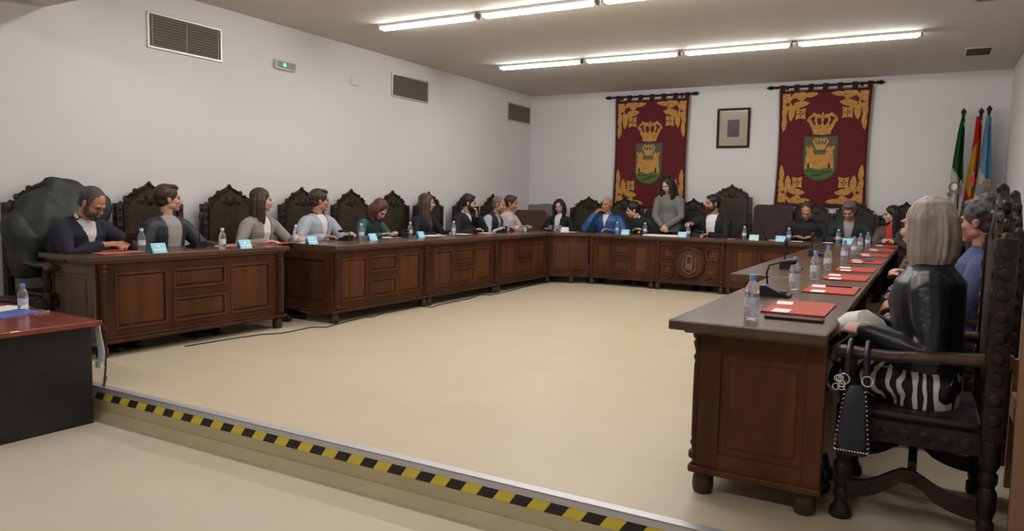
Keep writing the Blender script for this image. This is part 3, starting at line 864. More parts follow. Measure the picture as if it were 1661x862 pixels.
# corner unit
t = thing('council_table', 'dark corner table joining the left row and the back row', 'table', (1.5, -2.0, 0), 0, 'carved council tables')
b = newbm(); plate(b, [(-.74, -.085), (.05, -.085), (.55, .165), (.55, .86), (-.15, .86), (-.74, .42)], TH - .042, TH, F=lambda x, z, y: V((x, z, y))); obj('tabletop', b, 'woodtop', t)
b = newbm(); plate(b, [(.005, -.085), (.54, .20), (.525, .225), (-.012, -.055)], .13, TH - .043, F=lambda x, z, y: V((x, z, y))); obj('front_panel', b, 'wood', t)
CT = Matrix.Translation((.005, -.085, 0)) @ Matrix.Rotation(math.atan2(.285, .535), 4, 'Z')
for (u0, u1) in ((.05, .29), (.32, .56)):
    b = newbm(); box(b, u0, u1, -.012, .004, .22, .64, .006, T=CT); box(b, u0 + .035, u1 - .035, -.020, -.010, .255, .605, .008, T=CT); obj('raised_panel', b, 'woodp', t)
b = newbm(); plate(b, [(.02, -.105), (.56, .18), (.54, .215), (.0, -.07)], .105, .14, F=lambda x, z, y: V((x, z, y))); obj('base_moulding', b, 'wood', t)
b = newbm(); lathe(b, [(.030, 0), (.042, .006), (.047, .035), (.044, .075), (.036, .107)], (.30, .09, 0), 14); obj('foot', b, 'wooddark', t, smooth=True)
# back row (front faces -y)
YB = -1.79
council_table('dark council table in the back row in front of the bald man', (2.585, YB, 0), 0, 1.075, .66, oh=.06, pil=(1, 0), endl=False, endr=False)
council_table('council table in the back row with a round carved crest', (3.645, YB, 0), 0, 1.045, .66, style='crest', oh=.06, pil=(1, 1), endl=False, endr=False)
council_table('council table right of the crest table, in front of the empty brown chair', (4.80, YB, 0), 0, 1.26, .66, oh=.06, pil=(0, 1), endl=False, endr=True)
# right row (front faces -x)
council_table('council table at the near end of the right row with a big framed end panel', (5.817, -8.175, 0), -PI / 2, 2.16, .505, oh=.105, ohb=.012, TR=.15, TL=0, endl=False, endr=True, pil=(1, 1), endm='woodp')
RT = [(-7.085, -5.10, 'wider council table of the right row that juts out behind the nearest one'), (-5.10, -3.1, 'third council table of the right row, deep in the row of bottles'), (-3.1, -1.13, 'farthest council table of the right row, reaching the back row')]
for i, (a, c, lab) in enumerate(RT):
    council_table(lab, (5.53, (a + c) / 2, 0), -PI / 2, c - a, .79, oh=.10, ohb=.012, endl=(i == 2), endr=(i == 0), pil=(1, 0))

# ------------------------------------------------------------------ carved throne chairs
def half_outline(w, zs, zc):
    d = zc - zs
    return [(0, zc), (.020, zc - .012), (.045, zc - .030), (.09, zc - .048), (.125, zc - .070), (.150, zc - .064), (.160, zc - .090), (.150, zc - .105), (.185, zs + d * .42), (.225, zs + d * .24), (.245, zs + d * .22), (.250, zs + d * .06), (w / 2 - .035, zs + .012), (w / 2 - .008, zs)]
def throne(label, loc, rz, w=.64, zs=1.175, zc=1.372, group='carved wooden throne chairs'):
    t = thing('throne_chair', label, 'chair', loc, rz, group)
    ho = half_outline(w, zs, zc); yb = -.255
    out = ho + [(w / 2 - .008, .56)]; full = out + [(-x, z) for x, z in reversed(out) if x > 0]
    b = newbm(); plate(b, full, yb - .018, yb + .012); bk = obj('backrest', b, 'carved', t)
    k = .86; cz = .9
    ins = [(x * .86, cz + (z - cz) * (.90 if z > cz else .86)) for x, z in full]
    b = newbm()
    plate(b, ins, yb + .010, yb + .024)
    pd = obj('leather_panel', b, 'leatherback', bk)
    b = newbm()                                                     # carved crest ornament
    for sx in (-1, 1):
        torus(b, (sx * .142, yb + .004, zc - .082), .018, .010); torus(b, (sx * .238, yb + .004, zs + .045), .018, .010)
        tube(b, [(sx * .03, yb + .012, zc - .035), (sx * .08, yb + .016, zc - .062), (sx * .125, yb + .014, zc - .085)], [.010, .013, .008], 7)
        tube(b, [(sx * .16, yb + .012, zc - .11), (sx * .19, yb + .016, zs + .09), (sx * .23, yb + .014, zs + .06)], [.010, .013, .008], 7)
        ball(b, (sx * .09, yb + .018, zs + .02), (.05, .010, .035)); ball(b, (sx * .05, yb + .018, zs + .065), (.022, .012, .04), u=8, v=6)
    ball(b, (0, yb + .004, zc - .012), (.022, .022, .026)); ball(b, (0, yb + .02, zs + .03), (.045, .014, .055))
    obj('crest', b, 'carved', bk, smooth=True)
    for sx in (-1, 1):                                              # back posts with round bosses
        b = newbm(); x = sx * (w / 2 - .005)
        box(b, *sorted((x + sx * .032, x - sx * .028)), yb - .035, yb + .035, .42, zs, .006)
        lathe(b, [(.030, .0), (.034, .01), (.034, .05), (.024, .06), (.030, .08), (.030, .10), (.022, .115), (.032, .15), (.032, .22), (.022, .24), (.031, .26), (.031, .29), (.023, .30), (.034, .325), (.034, .42)], (x, yb, 0), 12)
        for i in range(9):
            z = .50 + i * .078
            if z < zs - .03:
                ball(b, (x + sx * .032, yb, z), (.009, .025, .027), u=10, v=6); ball(b, (x, yb + .034, z), (.022, .007, .024), u=10, v=6)
        tube(b, [(x - sx * .02, yb, zs - .02), (x - sx * .03, yb, zs + .005)], [.022, .018], 8)
        obj('back_post', b, 'carved', t, smooth=True)
        b = newbm(); xf = sx * (w / 2 - .035); yf = .245            # front legs carry the arms
        lathe(b, [(.040, 0), (.046, .012), (.040, .04), (.028, .055), (.024, .075), (.031, .09), (.031, .11), (.024, .125), (.036, .15), (.036, .23), (.024, .245), (.032, .265), (.032, .29), (.024, .31), (.036, .33), (.036, .47),
                  (.024, .485), (.030, .51), (.034, .56), (.024, .60), (.032, .625), (.030, .675)], (xf, yf, 0), 12)
        obj('front_leg', b, 'carved', t, smooth=True)
        b = newbm(); rs = []
        for y, z, hx, hz in ((yb + .03, .712, .026, .030), (-.08, .706, .032, .028), (.10, .690, .036, .026), (.24, .692, .040, .028), (.30, .690, .040, .032), (.325, .676, .036, .020)):
            rs.append([V((xf + sx * .0 + hx * math.cos(a) * 1.0, y, z + hz * .9 * math.sin(a))) for a in [2 * PI * q / 10 for q in range(10)]])
        rings(b, rs); tube(b, [(xf - .04, .305, .672), (xf + .04, .305, .672)], .022, 10)
        obj('armrest', b, 'carvedl', t, smooth=True)
        b = newbm(); xs_ = sx * (w / 2 - .022)                       # side rail with bosses
        box(b, xs_ - .022, xs_ + .022, yb + .03, yf - .02, .35, .435, .004)
        for i in range(6): ball(b, (xs_ + sx * .020, yb + .075 + i * .07, .393), (.008, .024, .024), u=10, v=6)
        obj('side_rail', b, 'carved', t, smooth=True)
        b = newbm()                                                  # ogee stretcher
        N_ = 12; up_, dn_ = [], []
        for i in range(N_ + 1):
            q = i / N_; y = yb + .02 + q * (yf - yb - .04)
            h = .150 + .048 * math.exp(-((q - .55) / .18) ** 2) - .02 * math.cos(q * 2 * PI)
            up_.append((y, h + .035)); dn_.append((y, h - .030 + (.012 if .4 < q < .6 else 0)))
        plate(b, up_ + list(reversed(dn_)), xs_ - .016, xs_ + .016, F=lambda y, z, x: V((x, y, z)))
        obj('stretcher', b, 'carved', t)
    b = newbm(); box(b, -w / 2 + .03, w / 2 - .03, yf - .022, yf + .022, .35, .435, .004)
    for i in range(7): ball(b, (-.225 + i * .075, yf + .02, .393), (.024, .012, .024), u=10, v=6)
    obj('front_rail', b, 'carved', t, smooth=True)
    b = newbm(); up_, dn_ = [], []
    for i in range(13):
        q = i / 12; x = -w / 2 + .04 + q * (w - .08); h = .24 + .04 * math.exp(-((q - .5) / .16) ** 2)
        up_.append((x, h + .035)); dn_.append((x, h - .035))
    plate(b, up_ + list(reversed(dn_)), -.02, .012); obj('stretcher', b, 'carved', t)
    b = newbm(); box(b, -w / 2 + .035, w / 2 - .035, yb + .03, yf + .02, .432, .468, .014); obj('seat', b, 'leatherseat', t, smooth=True)
    return t

EASTC, SOUTHC, WESTC = -PI / 2, PI, PI / 2
ch = throne('carved throne chair under the dark green coat', (.42, -8.92, 0), EASTC)
for y, lab in ((-7.985, 'carved throne chair behind the young person in the dark jacket'), (-7.06, 'carved throne chair behind the woman in the grey tweed blazer'), (-6.02, 'carved throne chair behind the man in the blue-grey blazer'),
               (-5.16, 'carved throne chair on the left, behind the auburn-haired woman in teal'), (-4.32, 'empty carved throne chair between the auburn-haired and the long-haired woman'),
               (-3.47, 'carved throne chair behind the woman with very long brown hair'), (-2.45, 'carved throne chair behind the man resting chin on fist'), (-1.62, 'carved throne chair hidden behind the man in pale pink')):
    dup(ch, (.42, y, 0), EASTC, lab)
for x, y, lab in ((1.40, -.62, 'empty carved throne chair between the dark-bobbed woman and the bald man'), (2.05, -.55, 'carved throne chair behind the bald man in blue'),
                  (3.20, -.36, 'carved throne chair pushed back behind the standing woman'), (5.06, -.50, 'carved throne chair in front of the right tapestry behind the man looking down'),
                  (5.68, -.48, 'carved throne chair behind the grey-haired man in dark green'), (6.36, -.42, 'carved throne chair behind the woman in the red top')):
    dup(ch, (x, y, 0), SOUTHC, lab)
throne('tallest carved throne chair, behind the bearded man in the suit', (3.86, -.52, 0), SOUTHC, w=.60, zs=1.41, zc=1.605)
for x, y, lab in ((6.64, -8.87, 'large carved armchair nearest the camera, carrying the blonde woman'), (6.78, -7.72, 'second carved armchair of the right row, with the curly-haired man'), (6.74, -6.64, 'third carved armchair of the right row'),
                  (6.76, -5.58, 'fourth carved armchair of the right row'), (6.74, -4.55, 'fifth carved armchair of the right row'), (6.74, -3.5, 'sixth carved armchair of the right row'), (6.74, -2.5, 'farthest carved armchair of the right row')):
    dup(ch, (x, y, 0), WESTC, lab)

# padded modern chairs
def office_chair(label, loc, rz, m, w=.54, zt=1.12, rec=.16):
    t = thing('office_chair', label, 'chair', loc, rz, 'padded modern chairs')
    b = newbm(); out = []
    for i in range(7): a = PI / 2 * i / 6; out.append((w / 2 - .07 + .07 * math.cos(a), zt - .07 + .07 * math.sin(a)))
    out = [(w / 2 + .02, .52)] + out + [(-x, z) for x, z in reversed(out)] + [(-w / 2 - .02, .52)]
    F = lambda x, z, y: V((x, y - .22 - (z - .5) * rec - .25 * (x / w) ** 2 * -.25, z))
    plate(b, out, -.035, .03, F=F); obj('backrest', b, m, t)
    b = newbm()
    for q in range(3): tube(b, [F(-w / 2 + .06, .68 + q * .13, .032), F(0, .68 + q * .13, .034), F(w / 2 - .06, .68 + q * .13, .032)], .006, 6)
    obj('seam', b, m, t, smooth=True)
    b = newbm(); box(b, -w / 2, w / 2, -.24, .26, .42, .50, .03); obj('seat', b, m, t, smooth=True)
    for sx in (-1, 1):
        b = newbm(); tube(b, [(sx * (w / 2 + .02), -.24, .66), (sx * (w / 2 + .03), .0, .67), (sx * (w / 2 + .03), .2, .66), (sx * (w / 2 + .03), .22, .5), (sx * (w / 2 - .02), .18, .44)], [.022, .024, .024, .018, .018], 8)
        obj('armrest', b, m, t, smooth=True)
    b = newbm(); lathe(b, [(.03, .08), (.03, .3), (.022, .3), (.022, .43)], n=12); obj('column', b, 'black', t, smooth=True)
    for i in range(5):
        a = 2 * PI * i / 5 + .3; c, s = math.cos(a), math.sin(a)
        b = newbm(); tube(b, [(0, 0, .10), (c * .15, s * .15, .085), (c * .27, s * .27, .065)], [.026, .020, .014], 8); sp = obj('base_arm', b, 'black', t, smooth=True)
        b = newbm(); torus(b, (c * .27, s * .27, .028), .016, .012, n=12, k=6); obj('caster', b, 'black', sp, smooth=True)
    return t
office_chair('empty brown leather office chair in the left back corner', (.73, -1.22, 0), PI + .60, 'brownleather', w=.56, zt=1.12, rec=.22)
office_chair('dark office chair under the grey coat in the left back corner', (.66, -.66, 0), PI + .35, 'darkleather', zt=1.13)
office_chair('empty dark brown padded chair right of the tallest throne chair', (4.55, -.72, 0), PI, 'darkleather', w=.58, zt=1.30, rec=.10)
office_chair('dark padded chair behind the standing woman and the leaning person', (2.66, -.42, 0), PI, 'darkleather', w=.56, zt=1.18, rec=.08)

# coats
b = newbm(); rs = []
for z, ya, yb_, xa, xb_ in ((.58, -9.22, -8.66, .10, .40), (.70, -9.27, -8.58, .06, .43), (.90, -9.29, -8.50, .05, .42), (1.05, -9.285, -8.44, .05, .38), (1.14, -9.22, -8.41, .05, .34), (1.22, -9.13, -8.40, .05, .30), (1.29, -9.04, -8.46, .06, .27), (1.345, -8.95, -8.62, .08, .24), (1.375, -8.90, -8.76, .12, .21)):
    rs.append([V(((xa + xb_) / 2 + (xb_ - xa) / 2 * (abs(math.cos(a)) ** .7) * (1 if math.cos(a) > 0 else -1) * (1 if math.cos(a) > 0 else .6), (ya + yb_) / 2 + (yb_ - ya) / 2 * (abs(math.sin(a)) ** .8) * (1 if math.sin(a) > 0 else -1), z)) for a in [2 * PI * q / 40 for q in range(40)]])
rings(b, rs)
rr = random.Random(3)
def fold(co, n):
    a = (abs(math.sin(co.y * 9 + co.z * 4)) ** .6 * .022 - .012 + math.sin(co.y * 31 - co.z * 13) * .006 + math.sin(co.z * 19 + co.y * 12) * .007) * min(1, max(0, (co.x - .04) / .08))
    return co + n * a
o = remesh('coat', b, 'greencoat', .012, smooth=3, disp=fold); tag(o, 'bulky dark green coat draped over the chair behind the man with glasses', 'coat')
b = newbm()
T_ = Matrix.Translation((.62, -.50, 0)) @ Matrix.Rotation(.35, 4, 'Z')
rs = []
for (y, z, wd, th_) in ((.30, .62, .23, .02), (.25, .85, .25, .022), (.19, 1.07, .27, .024), (.13, 1.175, .29, .026), (.02, 1.20, .31, .03), (-.10, 1.185, .32, .028), (-.16, 1.06, .30, .022), (-.20, .85, .29, .02), (-.22, .66, .27, .018)):
    rs.append([T_ @ V((wd * math.cos(a), y + th_ * math.sin(a) * (1 if abs(z - 1.19) > .03 else .25), z + th_ * math.sin(a) * (.2 if abs(z - 1.19) > .03 else 1) + .010 * math.sin(a * 5 + y * 9))) for a in [2 * PI * q / 26 for q in range(26)]])
rings(b, rs)
o = obj('coat', b, 'greycoat', None, smooth=True); tag(o, 'grey wool coat laid over a chair back in the left back corner', 'coat')
b = newbm(); pts_ = []
for (y, z, wd, th_) in ((-.60, .60, .16, .03), (-.56, .80, .22, .03), (-.52, 1.0, .25, .035), (-.49, 1.13, .24, .035), (-.46, 1.17, .20, .03)):
    pts_.append([V((3.22 + wd * math.cos(a), y - .02 + th_ * math.sin(a), z + .008 * math.sin(a * 4))) for a in [2 * PI * q / 20 for q in range(20)]])
rings(b, pts_); o = obj('jacket', b, 'blackcloth', None, smooth=True); tag(o, 'black jacket hung on the chair back right of the standing woman', 'jacket')

# ------------------------------------------------------------------ hangings on the back wall
def tapestry(label, xc, z0, hgt, wid, tilt):
    S = wid / 555.0; SZ = hgt / 712.0
    t = thing('tapestry', label, 'tapestry', (xc, -.06, z0), 0, 'coat of arms tapestries')
    def C(cx, cy): return ((cx - 362) * S, (815 - cy) * SZ)
    def wav(x, z): return -.003 * math.sin(x * 4 + 1)
    W2 = wid / 2
    def waist(z): q = z / hgt; return 1 - .035 * math.sin(PI * min(1, q * 1.0)) 
    # field: gently waved cloth
    b = newbm(); nx, nz = 28, 24
    for yo in (0, .006):
        pass
    def pt(i, j, yo):
        x = (-1 + 2 * i / nx) * W2; z = hgt * j / nz
        return V((x * waist(z), wav(x, z) + yo, z))
    A = [[b.verts.new(pt(i, j, 0)) for i in range(nx + 1)] for j in range(nz + 1)]
    Bk = [[b.verts.new(pt(i, j, .006)) for i in range(nx + 1)] for j in range(nz + 1)]
    for j in range(nz):
        for i in range(nx):
            b.faces.new((A[j][i], A[j][i + 1], A[j + 1][i + 1], A[j + 1][i])); b.faces.new((Bk[j][i], Bk[j + 1][i], Bk[j + 1][i + 1], Bk[j][i + 1]))
    for i in range(nx): b.faces.new((A[0][i], Bk[0][i], Bk[0][i + 1], A[0][i + 1])); b.faces.new((A[nz][i], A[nz][i + 1], Bk[nz][i + 1], Bk[nz][i]))
    for j in range(nz): b.faces.new((A[j][0], A[j + 1][0], Bk[j + 1][0], Bk[j][0])); b.faces.new((A[j][nx], Bk[j][nx], Bk[j + 1][nx], A[j + 1][nx]))
    obj('field', b, 'maroon', t, smooth=True)
    def F(x, z, y): return V((x * waist(z), wav(x, z) + y, z))
    # darker border and pale binding
    b = newbm(); bw = .038
    for (x0, x1, c0, c1) in ((-W2 + .012, -W2 + bw, .012, hgt - .012), (W2 - bw, W2 - .012, .012, hgt - .012), (-W2, W2, hgt - .055, hgt - .02), (-W2, W2, .012, .03)):
        n = 14
        for q in range(n):
            if x1 - x0 > c1 - c0: xa, xb = x0 + (x1 - x0) * q / n, x0 + (x1 - x0) * (q + 1) / n; za, zb = c0, c1
            else: xa, xb, za, zb = x0, x1, c0 + (c1 - c0) * q / n, c0 + (c1 - c0) * (q + 1) / n
            plate(b, [(xa, za), (xb, za), (xb, zb), (xa, zb)], -.003, 0, F=F)
    obj('border', b, 'maroond', t)
    b = newbm()
    for (x0, x1, c0, c1) in ((-W2 - .006, -W2 + .012, 0, hgt), (W2 - .012, W2 + .006, 0, hgt), (-W2, W2, hgt - .018, hgt + .004)):
        n = 16
        for q in range(n):
            if x1 - x0 > c1 - c0: xa, xb = x0 + (x1 - x0) * q / n, x0 + (x1 - x0) * (q + 1) / n; za, zb = c0, c1
            else: xa, xb, za, zb = x0, x1, c0 + (c1 - c0) * q / n, c0 + (c1 - c0) * (q + 1) / n
            plate(b, [(xa, za), (xb, za), (xb, zb), (xa, zb)], -.004, .006, F=F)
    obj('binding', b, 'edge', t)
    for q in range(7):                                              # hanging tabs over the rod
        x = -W2 + .05 + (wid - .1) * q / 6
        b = newbm(); box(b, x - .036, x + .036, -.012, -.004, hgt - .02, hgt + .075); box(b, x - .036, x + .036, .028, .034, hgt - .02, hgt + .075)
        box(b, x - .036, x + .036, -.012, .034, hgt + .070, hgt + .078)
        obj('tab', b, 'maroond', t)
    # corner ornaments
    def leaf(b, p, q, w, y=-.006, bend=.0):
        p, q = V((*p, 0)), V((*q, 0)); d = q - p; n = V((-d.y, d.x, 0)).normalized(); L_ = d.length; o1, o2 = [], []
        for i in range(9):
            s = i / 8; ww = w * (math.sin(PI * min(1, s * .9 + .1)) ** .8) * (1 if s < 1 else 0)
            c = p + d * s + n * bend * L_ * math.sin(PI * s)
            o1.append(tuple((c + n * ww)[:2])); o2.append(tuple((c - n * ww)[:2]))
        plate(b, [C(*k) for k in o1 + list(reversed(o2[1:-1]))], y, 0, F=F)
    def scroll(b, c, r, a0, a1, w):
        o1, o2 = [], []
        for i in range(15):
            s = i / 14; a = a0 + (a1 - a0) * s; rr_ = r * (1 - .45 * s); ww = w * (1 - .5 * s)
            o1.append((c[0] + (rr_ + ww) * math.cos(a), c[1] + (rr_ + ww) * math.sin(a))); o2.append((c[0] + (rr_ - ww) * math.cos(a), c[1] + (rr_ - ww) * math.sin(a)))
        plate(b, [C(*k) for k in o1 + list(reversed(o2))], -.007, 0, F=F)
    for sx in (1, -1):
        for sz in (1, -1):
            def m(x, y): return (x if sx > 0 else 724 - x, y if sz > 0 else 918 - y)
            b = newbm()
            plate(b, [C(*m(*k)) for k in ((108, 126), (156, 126), (156, 142), (170, 150), (160, 172), (140, 178), (124, 192), (108, 182))], -.006, 0, F=F)
            leaf(b, m(172, 146), m(258, 126), 16); leaf(b, m(236, 142), m(325, 132), 15); leaf(b, m(215, 168), m(250, 150), 11); leaf(b, m(150, 215), m(186, 238), 10)
            leaf(b, m(172, 198), m(274, 186), 20); leaf(b, m(168, 198), m(158, 296), 20); leaf(b, m(128, 190), m(112, 285), 17); leaf(b, m(124, 258), m(114, 358), 16); leaf(b, m(165, 195), m(215, 225), 14)
            leaf(b, m(160, 188), m(120, 240), 10); leaf(b, m(196, 160), m(238, 150), 9)
            a0 = 0
            for (c, r) in (((196, 150), 30), ((140, 198), 28)):
                cc = m(*c); st = PI * .9 if sx > 0 else PI * .1
                scroll(b, cc, r, st if sz > 0 else -st, (st + 4.4 * (1 if sx > 0 else -1)) if sz > 0 else -(st + 4.4 * (1 if sx > 0 else -1)), 7)
            obj('corner_ornament', b, 'gold', t)
            b = newbm(); fc = m(220, 250)
            o = [(fc[0] + (46 if q % 2 else 27) * math.cos(PI / 4 * q + 0), fc[1] + (48 if q % 2 else 27) * math.sin(PI / 4 * q)) for q in range(8)]
            plate(b, [C(*k) for k in o], -.006, 0, F=F); fl = obj('flower', b, 'gold', t)
            b = newbm()
            for q in range(4):
                a = PI / 2 * q
                plate(b, [C(fc[0] + r * math.cos(a + da), fc[1] + r * math.sin(a + da)) for r, da in ((5, -.5), (17, -.2), (20, 0), (17, .2), (5, .5))], -.0085, -.006, F=F)
            obj('petal_cross', b, 'maroond', fl)  # thin dark cross of the flower's own design
    # crown
    def crown(cx, y0, y1, w, parent, name):
        b = newbm(); h = y1 - y0
        def k(u, v): return C(cx + u * w / 2, y0 + v * h)
        plate(b, [k(-.62, 1), (k(-.66, .80)), k(.66, .80), k(.62, 1), k(0, 1.04)], -.010, 0, F=F)
        plate(b, [k(-.66, .84), k(-.86, .62), k(-1, .36), k(-.78, .34), k(-.60, .60), k(-.5, .58), k(-.42, .34), k(-.30, .56), k(-.14, .60), k(0, .34), k(.14, .60), k(.30, .56), k(.42, .34), k(.5, .58), k(.60, .60), k(.78, .34), k(1, .36), k(.86, .62), k(.66, .84)], -.009, 0, F=F)
        for pts in ([(-.98, .38), (-.92, .22), (-.62, .12), (-.3, .16), (0, .26)], [(.98, .38), (.92, .22), (.62, .12), (.3, .16), (0, .26)], [(-.45, .46), (-.5, .3), (-.34, .18), (0, .24)], [(.45, .46), (.5, .3), (.34, .18), (0, .24)], [(0, .4), (0, .16)]):
            for (a, c) in zip(pts[:-1], pts[1:]):
                A_, B_ = V((*k(*a), 0)), V((*k(*c), 0)); n_ = V((-(B_ - A_).y, (B_ - A_).x, 0)).normalized() * .045 * w * S
                plate(b, [tuple((A_ + n_)[:2]), tuple((B_ + n_)[:2]), tuple((B_ - n_)[:2]), tuple((A_ - n_)[:2])], -.010, 0, F=F)
        for u, v in ((-.98, .36), (.98, .36), (-.62, .10), (.62, .10), (0, .16), (-.3, .16), (.3, .16)):
            plate(b, [tuple((V((*k(u, v), 0)) + V((math.cos(q) * .07 * w * S, math.sin(q) * .07 * w * S, 0)))[:2]) for q in [PI / 4 * i for i in range(8)]], -.012, 0, F=F)
        plate(b, [k(-.03, .14), k(-.03, 0), k(.03, 0), k(.03, .14)], -.010, 0, F=F); plate(b, [k(-.09, .08), k(-.09, .045), k(.09, .045), k(.09, .08)], -.011, 0, F=F)
        return obj(name, b, 'goldl' if name == 'small_crown' else 'gold', parent)
    crown(357, 245, 376, 172, t, 'crown')
    def sh(k): 
        x0, x1, y0, y1 = 248 + k, 460 - k, 386 + k, 660 - k
        o = [(x0, y0), (x1, y0), (x1, y1 - 95)]
        for i in range(1, 12):
            a = PI * i / 12; o.append(((x0 + x1) / 2 + (x1 - x0) / 2 * math.cos(a), y1 - 95 + 95 * math.sin(a)))
        return [C(*q) for q in o + [(x0, y1 - 95)]]
    b = newbm(); plate(b, sh(0), -.004, 0, F=F); s0 = obj('shield', b, 'dgreen', t)
    b = newbm(); plate(b, sh(7), -.007, 0, F=F); obj('shield_ground', b, 'shieldg', s0)
    b = newbm()
    gr = [(262, 588), (300, 580), (350, 592), (400, 580), (448, 588), (446, 602)] + [(354 + 93 * math.cos(PI * i / 10), 592 + 56 * math.sin(PI * i / 10)) for i in range(1, 10)] + [(262, 602)]
    plate(b, [C(*k) for k in gr], -.009, 0, F=F); g_ = obj('green_mound', b, 'green_app', s0)
    b = newbm()
    for (p, q, w) in (((290, 606), (350, 600), 5), ((350, 612), (430, 602), 6), ((300, 628), (380, 620), 6), ((270, 600), (300, 596), 4)): leaf(b, p, q, w, y=-.011)
    obj('mound_strokes', b, 'dgreen', g_)  # dark green strokes of the mound's pattern
    b = newbm()
    cast = [(260, 588), (270, 470), (262, 466), (262, 448), (276, 448), (276, 458), (288, 458), (288, 448), (300, 448), (300, 458), (312, 458), (312, 466), (310, 492), (390, 492), (388, 466), (388, 458), (400, 458), (400, 448), (412, 448), (412, 458), (424, 458), (424, 448), (438, 448), (438, 466), (430, 470), (440, 588), (400, 578), (350, 590), (300, 578)]
    plate(b, [C(*k) for k in cast], -.011, 0, F=F); cs = obj('castle', b, 'gold', s0)
    b = newbm()
    for cx in (284, 412): plate(b, [C(*k) for k in ((cx - 6, 582), (cx - 6, 560), (cx, 548), (cx + 6, 560), (cx + 6, 582))], -.013, -.010, F=F)
    obj('castle_door', b, 'maroond', cs)
    b = newbm(); plate(b, [C(*k) for k in ((316, 494), (384, 494), (384, 499), (316, 499))], -.013, -.010, F=F); obj('castle_line', b, 'dgreen', cs)
    crown(353, 396, 468, 92, s0, 'small_crown')
    return t
tapestry('left maroon tapestry with gold castle coat of arms behind the standing woman', 2.385, 1.20, 1.875, 1.335, 0)
tapestry('right maroon tapestry with gold castle coat of arms above the two men looking down', 5.150, 1.285, 1.815, 1.345, 0)
def rod(label, x0, z0, x1, z1):
    t = thing('curtain_rod', label, 'curtain rod', ((x0 + x1) / 2, -.05, (z0 + z1) / 2), 0, 'rods of the tapestries')
    h = (x1 - x0) / 2; dz = (z1 - z0) / 2
    b = newbm(); tube(b, [(-h, 0, -dz), (h, 0, dz)], .017, 10); obj('pole', b, 'frame', t, smooth=True)
    for s in (-1, 1):
        T = Matrix.Translation((s * h, 0, s * dz)) @ Matrix.Rotation(s * PI / 2, 4, 'Y')
        b = newbm(); lathe(b, [(.018, -.01), (.030, .0), (.018, .012), (.034, .035), (.024, .065), (.004, .10)], n=10, T=T); obj('finial', b, 'frame', t, smooth=True)
        b = newbm(); x = s * h * .72
        tube(b, [(x, .012, s * dz * .72), (x, .048, s * dz * .72 - .01)], .010, 8); box(b, x - .018, x + .018, .042, .0495, -.05, .03, .003)
        obj('bracket', b, 'frame', t, smooth=True)
rod('dark wooden rod above the left tapestry', 1.62, 3.128, 3.10, 3.128)
rod('dark wooden rod above the right tapestry', 4.38, 3.150, 5.87, 3.150)

t = thing('picture_frame', 'framed portrait with wide cream mount on the wall between the tapestries', 'picture', (3.78, -.014, 2.54), 0)
t.rotation_euler = (.04, 0, 0)
b = newbm(); w, h, f = .265, .32, .036
for (x0, x1, c0, c1) in ((-w, w, h - f, h), (-w, w, -h, -h + f), (-w, -w + f, -h + f, h - f), (w - f, w, -h + f, h - f)): box(b, x0, x1, -.035, -.002, c0, c1, .005)
obj('frame', b, 'frame', t)
b = newbm(); box(b, -w + f, w - f, -.012, -.004, -h + f, h - f); obj('mount', b, 'mount', t)
b = newbm(); box(b, -.096, .096, -.014, -.011, -.145, .135); obj('photo', b, 'photo', t)
b = newbm(); box(b, -w + f, w - f, -.022, -.019, -h + f, h - f); obj('glass', b, 'glass', t)

